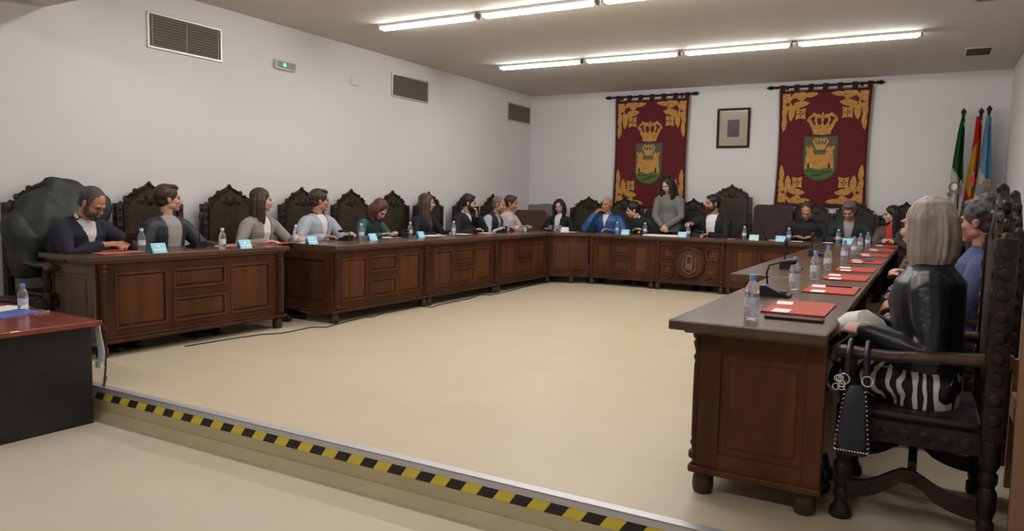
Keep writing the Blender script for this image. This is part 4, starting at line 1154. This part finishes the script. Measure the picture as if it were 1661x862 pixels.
# ------------------------------------------------------------------ flags
def flag(label, x, y, ztop, prof, matf, extra):
    """prof: list of (z, left, right) around the pole; matf(u, z) gives the material slot"""
    t = thing('flag', label, 'flag', (x, y, 0), 0, 'flags in the back right corner')
    b = newbm(); lathe(b, [(.016, .0), (.016, ztop - .05), (.010, ztop - .045)], n=10); obj('pole', b, 'frame', t, smooth=True)
    b = newbm(); lathe(b, [(.012, ztop - .05), (.026, ztop - .04), (.018, ztop - .025), (.034, ztop + .0), (.034, ztop + .02), (.012, ztop + .05), (.004, ztop + .065)], n=10); obj('finial', b, 'black', t, smooth=True)
    b = newbm(); lathe(b, [(.17, 0), (.17, .02), (.13, .035), (.05, .055), (.03, .09), (.03, .14), (.017, .16)], n=20); obj('base', b, 'frame', t, smooth=True)
    b = newbm(); nu = 36; rows_ = []
    zs = [prof[0][0] + (prof[-1][0] - prof[0][0]) * j / 44 for j in range(45)]
    def lr(z):
        for (z0, l0, r0), (z1, l1, r1) in zip(prof[:-1], prof[1:]):
            if z1 <= z <= z0: q = (z0 - z) / max(1e-6, z0 - z1); return l0 + (l1 - l0) * q, r0 + (r1 - r0) * q
        return prof[-1][1:]
    for z in zs:
        l, r = lr(z); row = []; amp = min(.045, (r - l) * .35)
        for i in range(nu + 1):
            u = i / nu; row.append(b.verts.new((l + (r - l) * u, -.032 + amp * math.sin(u * PI * 3 + .6) - .012, z)))
        rows_.append(row)
    for j in range(44):
        for i in range(nu):
            f = b.faces.new((rows_[j][i], rows_[j][i + 1], rows_[j + 1][i + 1], rows_[j + 1][i])); f.material_index = matf((i + .5) / nu, (zs[j] + zs[j + 1]) / 2)
    me = bpy.data.meshes.new('flag_cloth'); bmesh.ops.solidify(b, geom=b.faces, thickness=.004); b.to_mesh(me); b.free()
    for q in ('fgreen', 'fwhite', 'fred', 'fyellow', 'fblue', 'fgrey', 'fbrown'): me.materials.append(M[q])
    me.polygons.foreach_set('use_smooth', [True] * len(me.polygons))
    link('flag_cloth', me, t)
    b = newbm(); extra(b); 
    if len(b.verts): obj('emblem', b, ('fgreen', 'fwhite', 'fred', 'fyellow', 'fblue', 'fgrey', 'fbrown'), t, smooth=True)
    else: b.free()
    b = newbm(); tube(b, [(.012, -.03, ztop - .07), (.045, -.04, ztop - .16), (.03, -.045, ztop - .22), (.0, -.035, ztop - .12)], .004, 6); obj('cord', b, 'fwhite', t, smooth=True)
    return t
def em1(b):
    torus(b, (-.045, -.095, 1.60), .066, .010, n=18, k=6, mi=6); ball(b, (-.045, -.092, 1.60), (.035, .012, .055), mi=1); ball(b, (-.11, -.09, 1.50), (.03, .012, .03), mi=6); ball(b, (-.01, -.09, 1.52), (.035, .012, .02), mi=6)
flag('green and white flag, leftmost in the back corner', 6.99, -.22, 2.64, [(2.60, -.018, .020), (2.35, -.055, .030), (2.0, -.085, .035), (1.72, -.10, .05), (1.45, -.12, .055), (1.1, -.13, .06), (.8, -.10, .05)],
     lambda u, z: 0 if z > 1.66 + (1 - u) * .22 else (1 if z > 1.05 else 0), em1)
def em2(b):
    for z, w, c in ((1.78, .030, 6), (1.70, .038, 2), (1.64, .03, 6)): ball(b, (-.05, -.095, z), (w, .012, .05), mi=c)
flag('red and yellow striped flag in the middle of the corner flags', 7.20, -.20, 2.64, [(2.58, -.055, .016), (2.3, -.065, .022), (1.95, -.095, .020), (1.6, -.125, .016), (1.3, -.14, .015), (.9, -.12, .02)],
     lambda u, z: 2 if (z > 2.20 + .25 * (u - .4) or u > .72 or z < 1.50 - .3 * (u - .3)) else 3, em2)
def em3(b):
    ball(b, (.03, -.10, 1.64), (.055, .012, .075), mi=6); ball(b, (-.045, -.10, 1.55), (.05, .014, .09), mi=5); ball(b, (-.07, -.10, 1.45), (.035, .012, .03), mi=3)
flag('pale blue and white flag, rightmost in the back corner', 7.29, -.26, 2.66, [(2.58, -.03, .028), (2.3, -.05, .045), (1.95, -.07, .075), (1.7, -.09, .10), (1.4, -.12, .11), (1.1, -.13, .12), (.8, -.10, .10)],
     lambda u, z: 4 if z > 1.70 + .35 * (.55 - u) and z > 1.66 else 1, em3)

# ------------------------------------------------------------------ things on the tables
CAM = CAMP
def at(px, py, z=TH):
    """the point at height z seen at photo pixel px, py"""
    d = fw + cr * ((px - 830.5) / FOC) - cu * ((py - 431) / FOC)
    return CAM + d * ((z - CAM.z) / d.z)
def atx(px, X):
    d = fw + cr * ((px - 830.5) / FOC); d.z = 0; return (CAM + d * ((X - CAM.x) / d.x)).y
def aty(px, Y):
    d = fw + cr * ((px - 830.5) / FOC) + V((0, 0, 0)); return (CAM + d * ((Y - CAM.y) / d.y)).x

def bottle_proto(label, loc, capm):
    t = thing('water_bottle', label, 'bottle', loc, 0, 'water bottles on the tables')
    b = newbm(); lathe(b, [(.020, .001), (.029, .004), (.031, .012), (.030, .03), (.0315, .036), (.0300, .045), (.0300, .098), (.0315, .104), (.031, .118), (.024, .142), (.014, .158), (.0125, .166), (.0125, .172)], n=16); obj('bottle_body', b, 'plastic', t, smooth=True)
    b = newbm(); lathe(b, [(.0145, .166), (.0150, .170), (.0150, .188), (.013, .191)], n=14); obj('cap', b, capm, t, smooth=True)
    b = newbm(); n = 18; rs = [[V((.0306 * math.cos(2 * PI * i / n), .0306 * math.sin(2 * PI * i / n), z)) for i in range(n)] for z in (.052, .094)]; rings(b, rs, caps=False); obj('label', b, 'label', t, smooth=True)
    return t
BL = [(at(230, 408), 'water bottle in front of the man with glasses'), (at(361, 405), 'water bottle left of the woman in tweed, near the black microphone'), (at(480, 395), 'water bottle beside the man in the blue-grey blazer'), (V((1.02, atx(586, 1.02), 0)), 'water bottle in front of the auburn-haired woman'),
      (V((.98, atx(665, .98), 0)), 'water bottle between the auburn-haired and the long-haired woman'), (V((.98, atx(735, .98), 0)), 'water bottle before the bearded man resting chin on fist'), (V((aty(999, -1.45), -1.45, 0)), 'water bottle in front of the bald man in blue'),
      (V((aty(1044, -1.42), -1.42, 0)), 'water bottle by the black cup left of the big white papers'), (V((aty(1114, -1.52), -1.52, 0)), 'water bottle between the standing woman and the suited man'), (V((aty(1205, -1.5), -1.5, 0)), 'water bottle right of the suited man, before the bare wall'),
      (V((aty(1277, -1.55), -1.55, 0)), 'water bottle in front of the man in the black sweater'), (V((aty(1357, -1.42), -1.42, 0)), 'water bottle in front of the man in dark green')]
bp = None
for p, lab in BL:
    p = (p.x, p.y, TH)
    if bp is None: bp = bottle_proto(lab, p, 'caplight')
    else: dup(bp, p, random.uniform(0, 6), lab)
BR = [(1218, 517, 'nearest water bottle, on the near corner of the right row'), (1288, 470, 'second water bottle from the near end of the right row'), (1321, 453, 'third water bottle from the near end of the right row'), (1342, 438, 'fourth water bottle from the near end of the right row'),
      (1369, 424, 'fifth water bottle along the right row'), (1385, 414, 'sixth water bottle along the right row'), (1395, 405, 'seventh water bottle along the right row, in the far cluster'), (1407, 401.5, 'farthest water bottle of the right row, before the woman in red')]
bp = None
for px, py, lab in BR:
    p = at(px, py); p = (p.x, max(min(p.y, -1.3), -9.2), TH)
    if bp is None: bp = bottle_proto(lab, p, 'cap')
    else: dup(bp, p, random.uniform(0, 6), lab)

def microphone(label, loc, rz, neck):
    t = thing('microphone', label, 'microphone', loc, rz, 'desk microphones')
    b = newbm()
    plate(b, [(-.075, 0), (.075, 0), (.075, .014), (.02, .030), (-.045, .060), (-.075, .058)], -.055, .055, F=lambda x, z, y: V((y, -x, z)))
    obj('base', b, 'black', t)
    b = newbm(); box(b, -.03, .03, -.06, -.02, .024, .034, .004); obj('button_panel', b, 'grilled', t)
    b = newbm(); tube(b, [V(p) for p in neck], .0055, 8); nk = obj('gooseneck', b, 'black', t, smooth=True)
    e = V(neck[-1]); d = (e - V(neck[-2])).normalized()
    b = newbm(); tube(b, [e - d * .005, e + d * .022, e + d * .05], [.010, .017, .015], 12); obj('microphone_head', b, 'black', t, smooth=True)
    return t
UP = [(0, .05, .05), (0, .05, .12), (-.004, .052, .20), (-.012, .05, .26)]
FOLD = [(0, .05, .05), (.0, .055, .085), (.0, .03, .11), (.0, -.03, .105)]
LOWN = [(.04, .05, .05), (.03, .05, .08), (-.0, .05, .095), (-.06, .045, .085)]
def mic(p, rz, neck, lab): return microphone(lab, (p.x, p.y, TH), rz, neck)
mic(at(318, 402), -PI / 2, UP, 'black desk microphone with upright gooseneck by the young person')
mic(V((.95, atx(560, .95), 0)), -PI / 2 + .1, FOLD, 'black desk microphone right of the man in the blue-grey blazer')
mic(V((.93, atx(650, .93), 0)), -PI / 2, LOWN, 'black desk microphone below the empty left-row throne chair')
mic(V((.95, atx(764, .95), 0)), -PI / 2, FOLD, 'black desk microphone before the man resting chin on fist')
mic(V((.98, atx(812, .98), 0)), -PI / 2 + .1, LOWN, 'black desk microphone before the man in the dark vest')
mic(V((aty(958, -1.5), -1.5, 0)), PI, FOLD, 'black desk microphone right of the dark-bobbed woman')
mic(V((aty(1128, -1.40), -1.40, 0)), PI, LOWN, 'black desk microphone at the suited man\'s hand')
mic(V((aty(1234, -1.38), -1.38, 0)), PI, FOLD, 'black desk microphone before the empty brown padded chair')
mic(V((aty(1325, -1.38), -1.38, 0)), PI, FOLD, 'black desk microphone between the two men looking down')
mic(at(1258, 481), PI / 2, [(.03, .05, .05), (.03, .058, .12), (.03, .045, .165), (.03, -.015, .185), (.03, -.03, .186)], 'nearest black desk microphone with bent gooseneck on the right row')
mic(at(1283, 437), PI / 2 - .1, [(0, .05, .05), (0, .05, .12), (0, .048, .17)], 'second black desk microphone of the right row, neck upright')
mic(at(1325, 416), PI / 2, [(0, .05, .05), (0, .05, .12), (0, .048, .17)], 'third black desk microphone of the right row, behind the bottles')

def name_card(label, loc, rz, m, w=.13, h=.075):
    t = thing('name_card', label, 'name card', loc, rz, 'folded name cards')
    b = newbm(); plate(b, [(-.034, 0), (-.031, 0), (0, h - .002), (.031, 0), (.034, 0), (0, h + .003)], -w / 2, w / 2, F=lambda x, z, y: V((y, x, z))); obj('card', b, m, t)
    b = newbm()
    F = lambda x, z, y: V((x, -.034 + .034 * z / h - y, z))
    plate(b, [(-w * .40, h * .30), (w * .40, h * .30), (w * .40, h * .42), (-w * .40, h * .42)], .0015, .0025, F=F); plate(b, [(-w * .16, h * .55), (w * .02, h * .60), (w * .16, h * .85), (-w * .05, h * .8)], .0015, .0025, F=F)
    obj('print', b, 'paper', t)
    return t
NC = [(at(256, 410), 1, 'blue name card beside the bottle of the man with glasses'), (at(396, 403), 1, 'blue name card in front of the woman in tweed'), (at(505, 396), 1, 'blue name card below the man in the blue-grey blazer'), (V((1.12, atx(603, 1.12), 0)), 1, 'blue name card in front of the auburn-haired woman'),
      (V((1.12, atx(681, 1.12), 0)), 1, 'blue name card in front of the woman with very long hair'), (V((aty(915, -1.62), -1.62, 0)), 0, 'pale name card in front of the dark-bobbed woman'), (V((aty(1013, -1.62), -1.62, 0)), 0, 'blue name card before the leaning dark-haired person'),
      (V((aty(1105, -1.64), -1.64, 0)), 0, 'light blue name card at the right edge of the white papers'), (V((aty(1221, -1.64), -1.64, 0)), 0, 'mint name card before the empty brown padded chair'), (V((aty(1264, -1.66), -1.66, 0)), 0, 'pale blue name card left of the bottle of the man in black'), (V((aty(1373, -1.60), -1.60, 0)), 0, 'blue name card right of the bottle of the man in dark green')]
for p, left, lab in NC:
    name_card(lab, (p.x, p.y, TH), PI / 2 if left else 0, 'mintcard' if 'mint' in lab or 'green name' in lab else ('paper' if lab.startswith('pale name') else 'bluecard'))

def slab(name, label, cat, p, rz, w, d, h, m, group=None, z=TH, bev=.001, parts=None):
    b = newbm(); box(b, -w / 2, w / 2, -d / 2, d / 2, 0, h, min(bev, h * .4)); o = obj(name, b, m); o.location = (p[0], p[1], z); o.rotation_euler = (0, 0, rz)
    tag(o, label, cat, group); return o
# folders
GF = 'red folders on the tables'
FOL = [((6.135, -8.70), .27, .50, 'nearest red folder, in front of the blonde woman'), ((6.175, -7.74), .27, .48, 'second red folder from the near end'), ((6.175, -6.86), .27, .46, 'third red folder from the near end'), ((6.175, -6.10), .27, .44, 'fourth red folder from the near end'),
       ((6.18, -5.10), .27, .44, 'fifth red folder from the near end'), ((6.18, -4.05), .27, .44, 'sixth red folder from the near end'), ((6.19, -2.95), .27, .44, 'seventh red folder from the near end'), ((6.19, -1.75), .27, .44, 'farthest red folder, before the woman in the red top')]
GC = 'small white cards on the red folders'; k = 0
for (c, w, d, lab) in FOL:
    b = newbm(); box(b, -w / 2, w / 2, -d / 2, d / 2, 0, .003); box(b, -w / 2 + .002, w / 2, -d / 2 + .004, d / 2 - .004, .005, .008)
    box(b, -w / 2, -w / 2 + .004, -d / 2, d / 2, 0, .008)
    o = obj('folder', b, 'red'); o.location = (c[0], c[1], TH); tag(o, lab, 'folder', GF)
    b = newbm(); box(b, -w / 2 + .006, w / 2 - .006, -d / 2 + .01, d / 2 - .01, .003, .005); o2 = obj('papers', b, 'paper', o)
    for (dx, dy, rz) in ((-.085, .10, .1), (-.055, -.185, .0)) if True else ():
        k += 1
        nm = lab.replace('red folder', '').replace('  ', ' ')
        pos = ('far', 'near')[0 if dy > 0 else 1]
        s = slab('card', 'small white card at the %s end of the %s' % (pos, lab.split(',')[0]), 'card', (c[0] + dx, c[1] + dy), rz, .075, .12, .002, 'paper', GC, TH + .008)
slab('notebook', 'thin dark brown notebook at the near edge of the nearest red folder', 'notebook', (6.165, -9.085), .0, .235, .07, .012, 'darkleather', None, TH, .003)
b = newbm(); tube(b, [(-.07, 0, .0), (.07, 0, .0)], .0045, 8); o = obj('pen', b, 'black', None, True); o.location = (6.20, -7.62, TH + .0135); tag(o, 'black pen lying on the second red folder from the near end', 'pen')
b = newbm(); box(b, -.035, .035, -.07, .07, 0, .008, .003); o = obj('phone', b, 'black'); o.location = (6.2, -5.05, TH + .008); tag(o, 'black phone lying on the fifth red folder from the near end', 'phone')
# left row papers
p = at(190, 410); slab('folder', 'pinkish red folder under the hands of the man with glasses', 'folder', (p.x - .06, p.y), .05, .30, .36, .005, 'pinkred', GF)
p = at(395, 400); slab('folder', 'dark red folder before the woman in tweed', 'folder', (p.x - .17, p.y + .05), .1, .24, .34, .005, 'pinkred', GF)
p = at(455, 396); slab('folder', 'red folder between the woman in tweed and the man in the blue-grey blazer', 'folder', (p.x - .10, p.y), .1, .24, .34, .005, 'red', GF)
for X_, px, w, d, lab in ((.90, 375, .12, .16, 'small white paper right of the bottle by the tweed woman'), (.92, 492, .16, .2, 'white paper beside the bottle of the blue-grey man'), (.88, 632, .22, .3, 'white paper before the auburn-haired woman'), (.92, 698, .24, .36, 'white paper sheet before the long-haired woman'), (.92, 748, .22, .26, 'white paper before the man resting chin on fist'), (.95, 786, .22, .26, 'white paper between the two left-row microphones by the vest man')):
    slab('paper', lab, 'paper', (X_, atx(px, X_)), random.uniform(-.1, .1), w, d, .002, 'paper', 'papers on the tables')
for Y_, px, w, d, lab in ((-1.58, 1074, .54, .30, 'big white paper sheets in front of the standing woman'), (-1.55, 925, .16, .14, 'white paper right of the pale name card'), (-1.6, 1184, .10, .05, 'small white card right of the suited man'), (-1.4, 1253, .12, .16, 'white paper left of the pale blue name card'), (-1.45, 1290, .16, .2, 'white paper before the man in the black sweater'), (-1.45, 1341, .12, .24, 'white paper strip left of the man in dark green')):
    slab('paper', lab, 'paper', (aty(px, Y_), Y_), random.uniform(-.08, .08), w, d, .018 if 'big' in lab else .002, 'paper', 'papers on the tables')
# cups
def cup(label, loc, m, r=.034, h=.095):
    t = thing('cup', label, 'cup', loc, 0, 'cups on the tables')
    b = newbm(); lathe(b, [(r * .78, 0), (r, h), (r * .94, h), (r * .74, .006)], n=16); obj('cup_body', b, m, t, smooth=True)
    b = newbm(); torus(b, (0, 0, h), r * .97, .0025, n=16, k=6, axis='z'); obj('rim', b, m, t, smooth=True)
for i, (px, lab) in enumerate(((891, 'clear cup, left of three before the dark-bobbed woman'), (899, 'clear cup, middle of three before the dark-bobbed woman'), (907, 'clear cup, right of three before the dark-bobbed woman'))):
    cup(lab, (aty(px, -1.50 + .03 * i), -1.50 + .03 * i, TH), 'plastic')
cup('black cup left of the white papers', (aty(1039, -1.58), -1.58, TH), 'black', .03, .07)
cup('pale greenish cup in front of the man in pink', (1.0, atx(850, 1.0), TH), 'mintcard', .035, .06)
b = newbm(); ball(b, (0, 0, .02), (.07, .045, .02)); o = obj('leather_case', b, 'brownleather', None, True); o.location = (1.25, -1.62, TH); tag(o, 'brown leather case on the corner table before the brown chair', 'case')
# phone held by the man with glasses
b = newbm(); box(b, -.036, .036, -.074, .074, -.004, .004, .003); o = obj('phone', b, 'darkleather'); o.matrix_world = Matrix.Translation((.955, -8.705, .900)) @ Matrix.Rotation(-.15, 4, 'Z') @ Matrix.Rotation(-.75, 4, 'Y') @ Matrix.Rotation(PI / 2, 4, 'Z'); tag(o, 'dark phone held by the man with glasses', 'phone')
b = newbm(); box(b, -.03, .03, -.002, .002, -.055, .055, .001)
o = obj('phone', b, 'black'); o.location = (aty(973, -1.13), -1.13, 1.23); o.rotation_euler = (.2, .3, .3); tag(o, 'dark phone at the mouth of the bald man in blue', 'phone')
b = newbm(); box(b, -.06, .06, -.09, .09, -.001, .001); o = obj('paper', b, 'oak'); o.location = (6.54, -5.60, .775); o.rotation_euler = (.1, -.35, .1); tag(o, 'tan paper held by the hidden person behind the blonde woman', 'paper', 'papers on the tables')

# ------------------------------------------------------------------ red desk at lower left
t = thing('office_desk', 'dark red mahogany desk with black panels on the lower floor', 'desk', (2.12, -9.68, LOW), -.04)
zt = .47 - LOW
b = newbm(); box(b, -1.62, .035, -1.0, 0.0, zt - .035, zt, .006); obj('desktop', b, 'mahog', t)
b = newbm(); box(b, -.055, -.03, -.95, -.035, 0.0, zt - .035, .002); obj('side_panel', b, 'blackpanel', t)
b = newbm(); box(b, -1.56, -1.535, -.95, -.035, 0.0, zt - .035, .002); obj('side_panel', b, 'blackpanel', t)
b = newbm(); box(b, -1.535, -.055, -.16, -.14, .06, zt - .035, .002); obj('modesty_panel', b, 'blackpanel', t)
ZD = .47
p = at(20, 509, ZD); slab('folder', 'blue folder on the red desk', 'folder', (p.x, p.y - .03), .35, .24, .33, .006, 'blue_folder', None, ZD)
p = at(8, 503, ZD); slab('paper', 'white paper on the blue folder on the red desk', 'paper', (p.x - .02, p.y), .35, .18, .26, .002, 'paper', 'papers on the tables', ZD + .006)
p = at(12, 488, ZD); slab('laptop', 'dark closed laptop at the far side of the red desk', 'laptop', (p.x, p.y + .02), .3, .30, .22, .018, 'blackpanel', None, ZD, .004)
p = at(38, 507, ZD); bt = dup(bp, (p.x, p.y, ZD), 1.0, 'water bottle on the red desk at the left edge')
p = at(68, 508, ZD); slab('glasses_case', 'small clear plastic case lying on the red desk', 'case', (p.x, p.y), .6, .05, .10, .012, 'plastic', None, ZD, .004)
b = newbm()
rs = [[V((x, y + .012 * math.sin(z * 14), z)) for x, y in ((-.035, -.004), (.035, .0), (.035, .008), (-.035, .004))] for z in [.05 + .30 * i / 12 for i in range(13)]]
rings(b, rs); box(b, -.035, .035, -.01, .02, .0, .05)
o = obj('hanging_sheet', b, 'whitep', None); o.location = (2.075, -9.658, .15); o.scale = (.8, 1, .82); tag(o, 'white plastic strip standing behind the corner of the red desk', 'adapter')  # thin white sheet hanging at the desk corner
b = newbm(); tube(b, [(2.09, -9.64, .43), (2.125, -9.645, .40), (2.125, -9.645, .25), (2.10, -9.635, .15), (2.02, -9.60, .012), (1.8, -9.45, .008)], .006, 7); o = obj('cable', b, 'black', None, True); tag(o, 'black cable looping down behind the red desk corner', 'cable')

# floor cables
pts = []
for px, py in ((300, 562), (380, 549), (422, 543), (455, 541), (482, 536), (505, 531), (530, 531), (548, 526), (590, 515), (606, 514), (622, 508), (640, 505), (680, 497), (700, 499), (716, 494), (745, 488), (762, 485), (780, 478), (796, 479), (820, 474), (850, 466), (880, 459)):
    p = at(px, py, .006); pts.append(V((p.x, p.y, .006)))
b = newbm(); tube(b, pts, .0055, 6); o = obj('cable', b, 'black', None, True); tag(o, 'black cable snaking along the floor beside the left tables', 'cable')

# ------------------------------------------------------------------ things around the blonde woman
t = thing('handbag', 'dark navy studded handbag hanging by two straps from the nearest armrest', 'handbag', (6.43, -9.235, .30), 0)
b = newbm(); rs = []
for z, w, d in ((0, .058, .045), (.012, .066, .055), (.08, .062, .055), (.17, .054, .045), (.24, .044, .028), (.275, .034, .014)):
    rs.append([V((w * (abs(math.cos(a)) ** .5) * (1 if math.cos(a) >= 0 else -1), d * math.sin(a), z)) for a in [2 * PI * q / 24 for q in range(24)]])
rings(b, rs); obj('bag_body', b, 'bag', t, smooth=True)
b = newbm()
for q in range(14):
    for s in (-1, 1):
        f = q / 13; z = .02 + .235 * f; w = .060 - .024 * f ** 1.3
        ball(b, (s * w, -.044 + .026 * f, z), .0045, u=8, v=5)
for q in range(12): ball(b, (-.055 + .11 * q / 11, -.052, .02), .0045, u=8, v=5)
obj('stud', b, 'chrome', t, smooth=True)
for s in (-1, 1):
    b = newbm(); x = s * .032
    tube(b, [(x * 1.2, -.012, .27), (x * 1.05, -.02, .34), (x, -.02, .40), (x, .02, .437), (x, .09, .437), (x, .125, .40), (x, .11, .30)], .010, 8); obj('strap', b, 'bag', t, smooth=True)
    b = newbm(); torus(b, (x * 1.3, -.028, .30), .020, .0035); obj('ring', b, 'chrome', t, smooth=True)
b = newbm()
for i in range(5): torus(b, (-.060 + .012 * math.cos(i * 1.9), -.032, .28 + .022 * math.sin(i * 1.9)), .013, .003, n=12, k=5)
obj('charm', b, 'chrome', t, smooth=True)
b = newbm(); rs = []
for (x, z, w, d) in ((6.29, .655, .05, .02), (6.31, .715, .10, .05), (6.36, .765, .115, .055), (6.42, .785, .115, .05), (6.48, .755, .105, .045), (6.52, .71, .08, .02)):
    rs.append([V((x + .018 * math.sin(a * 2), -8.905 + w * math.cos(a), z + d * math.sin(a))) for a in [2 * PI * q / 22 for q in range(22)]])
rings(b, rs)
for f in b.faces:
    c = f.calc_center_median(); f.material_index = 1 if (6.335 < c.x < 6.35 or c.z < .70) else 0
o = obj('folded_scarf', b, ('c_white', 'blackcloth'), None, True); tag(o, 'white garment with black stripes bundled on the blonde woman\'s lap', 'scarf')

# pew at the right edge
t = thing('wooden_pew', 'pale oak bench with a plain end panel cut by the right edge of the picture', 'bench', (7.24, -8.8, 0), 0)
for y, nm in ((-.50, 0), (.42, 1)):
    b = newbm(); plate(b, [(-.285, .0), (.285, 0), (.285, .93), (.20, .945), (-.24, .925), (-.29, .90)] if nm == 0 else [(-.22, 0), (.285, 0), (.285, .93), (.20, .945), (.12, .90), (.02, .62), (-.22, .60)], y - .02, y + .02); e = obj('end_panel', b, 'pale_oak', t)
    b = newbm(); lathe(b, [(.0, -.028), (.035, -.028), (.035, .028), (.0, .028)], n=16, T=Matrix.Translation((-.245, y, .585 if nm else .86)) @ Matrix.Rotation(PI / 2, 4, 'X')); obj('scroll', b, 'pale_oak', e, smooth=True)
b = newbm(); box(b, -.22, .27, -.48, .40, .42, .455, .006); obj('seat', b, 'pale_oak', t)
b = newbm(); box(b, -.22, -.19, -.48, .40, .34, .42, .004); obj('front_rail', b, 'pale_oak', t)
b = newbm(); box(b, .22, .255, -.48, .40, .50, .90, .005); obj('backrest', b, 'pale_oak', t)
# low shelf with blue things by the right wall
t = thing('low_shelf', 'low white shelf unit with black edges by the right wall, behind the carved chairs', 'shelf', (7.33, -2.7, 0), 0)
for z in (.12, .30, .50):
    b = newbm(); box(b, -.20, .21, -.75, .75, z, z + .025, .003); obj('shelf_board', b, 'whitep', t)
    b = newbm(); box(b, -.206, -.198, -.75, .75, z - .004, z + .030, .002); obj('edge_strip', b, 'black', t)
for y in (-.74, .74):
    b = newbm(); box(b, -.20, .21, y - .012, y + .012, 0, .53, .002); obj('side_panel', b, 'whitep', t)
b = newbm(); ball(b, (0, 0, .06), (.13, .17, .062), u=16, v=10); o = obj('bag', b, 'fblue', None, True, loc=(7.30, -2.45, .523)); tag(o, 'bright blue bag lying on the low white shelf', 'bag')
b = newbm(); box(b, -.13, .13, -.3, .3, 0, .10, .01); o = obj('storage_box', b, 'fblue', None, loc=(7.28, -2.6, .326)); tag(o, 'blue box inside the low white shelf', 'box')

# ------------------------------------------------------------------ world and colour management
w = bpy.data.worlds.new('world'); SC.world = w; w.use_nodes = True
w.node_tree.nodes['Background'].inputs[0].default_value = (.6, .62, .66, 1); w.node_tree.nodes['Background'].inputs[1].default_value = .1
SC.view_settings.view_transform = 'Standard'; SC.view_settings.look = 'None'; SC.view_settings.gamma = 1; SC.view_settings.use_curve_mapping = False
SC.view_settings.exposure = 0.85
SC.cycles.use_denoising = True
SC.cycles.max_bounces = 8; SC.cycles.diffuse_bounces = 5; SC.cycles.transmission_bounces = 8
SC.cycles.sample_clamp_indirect = 6
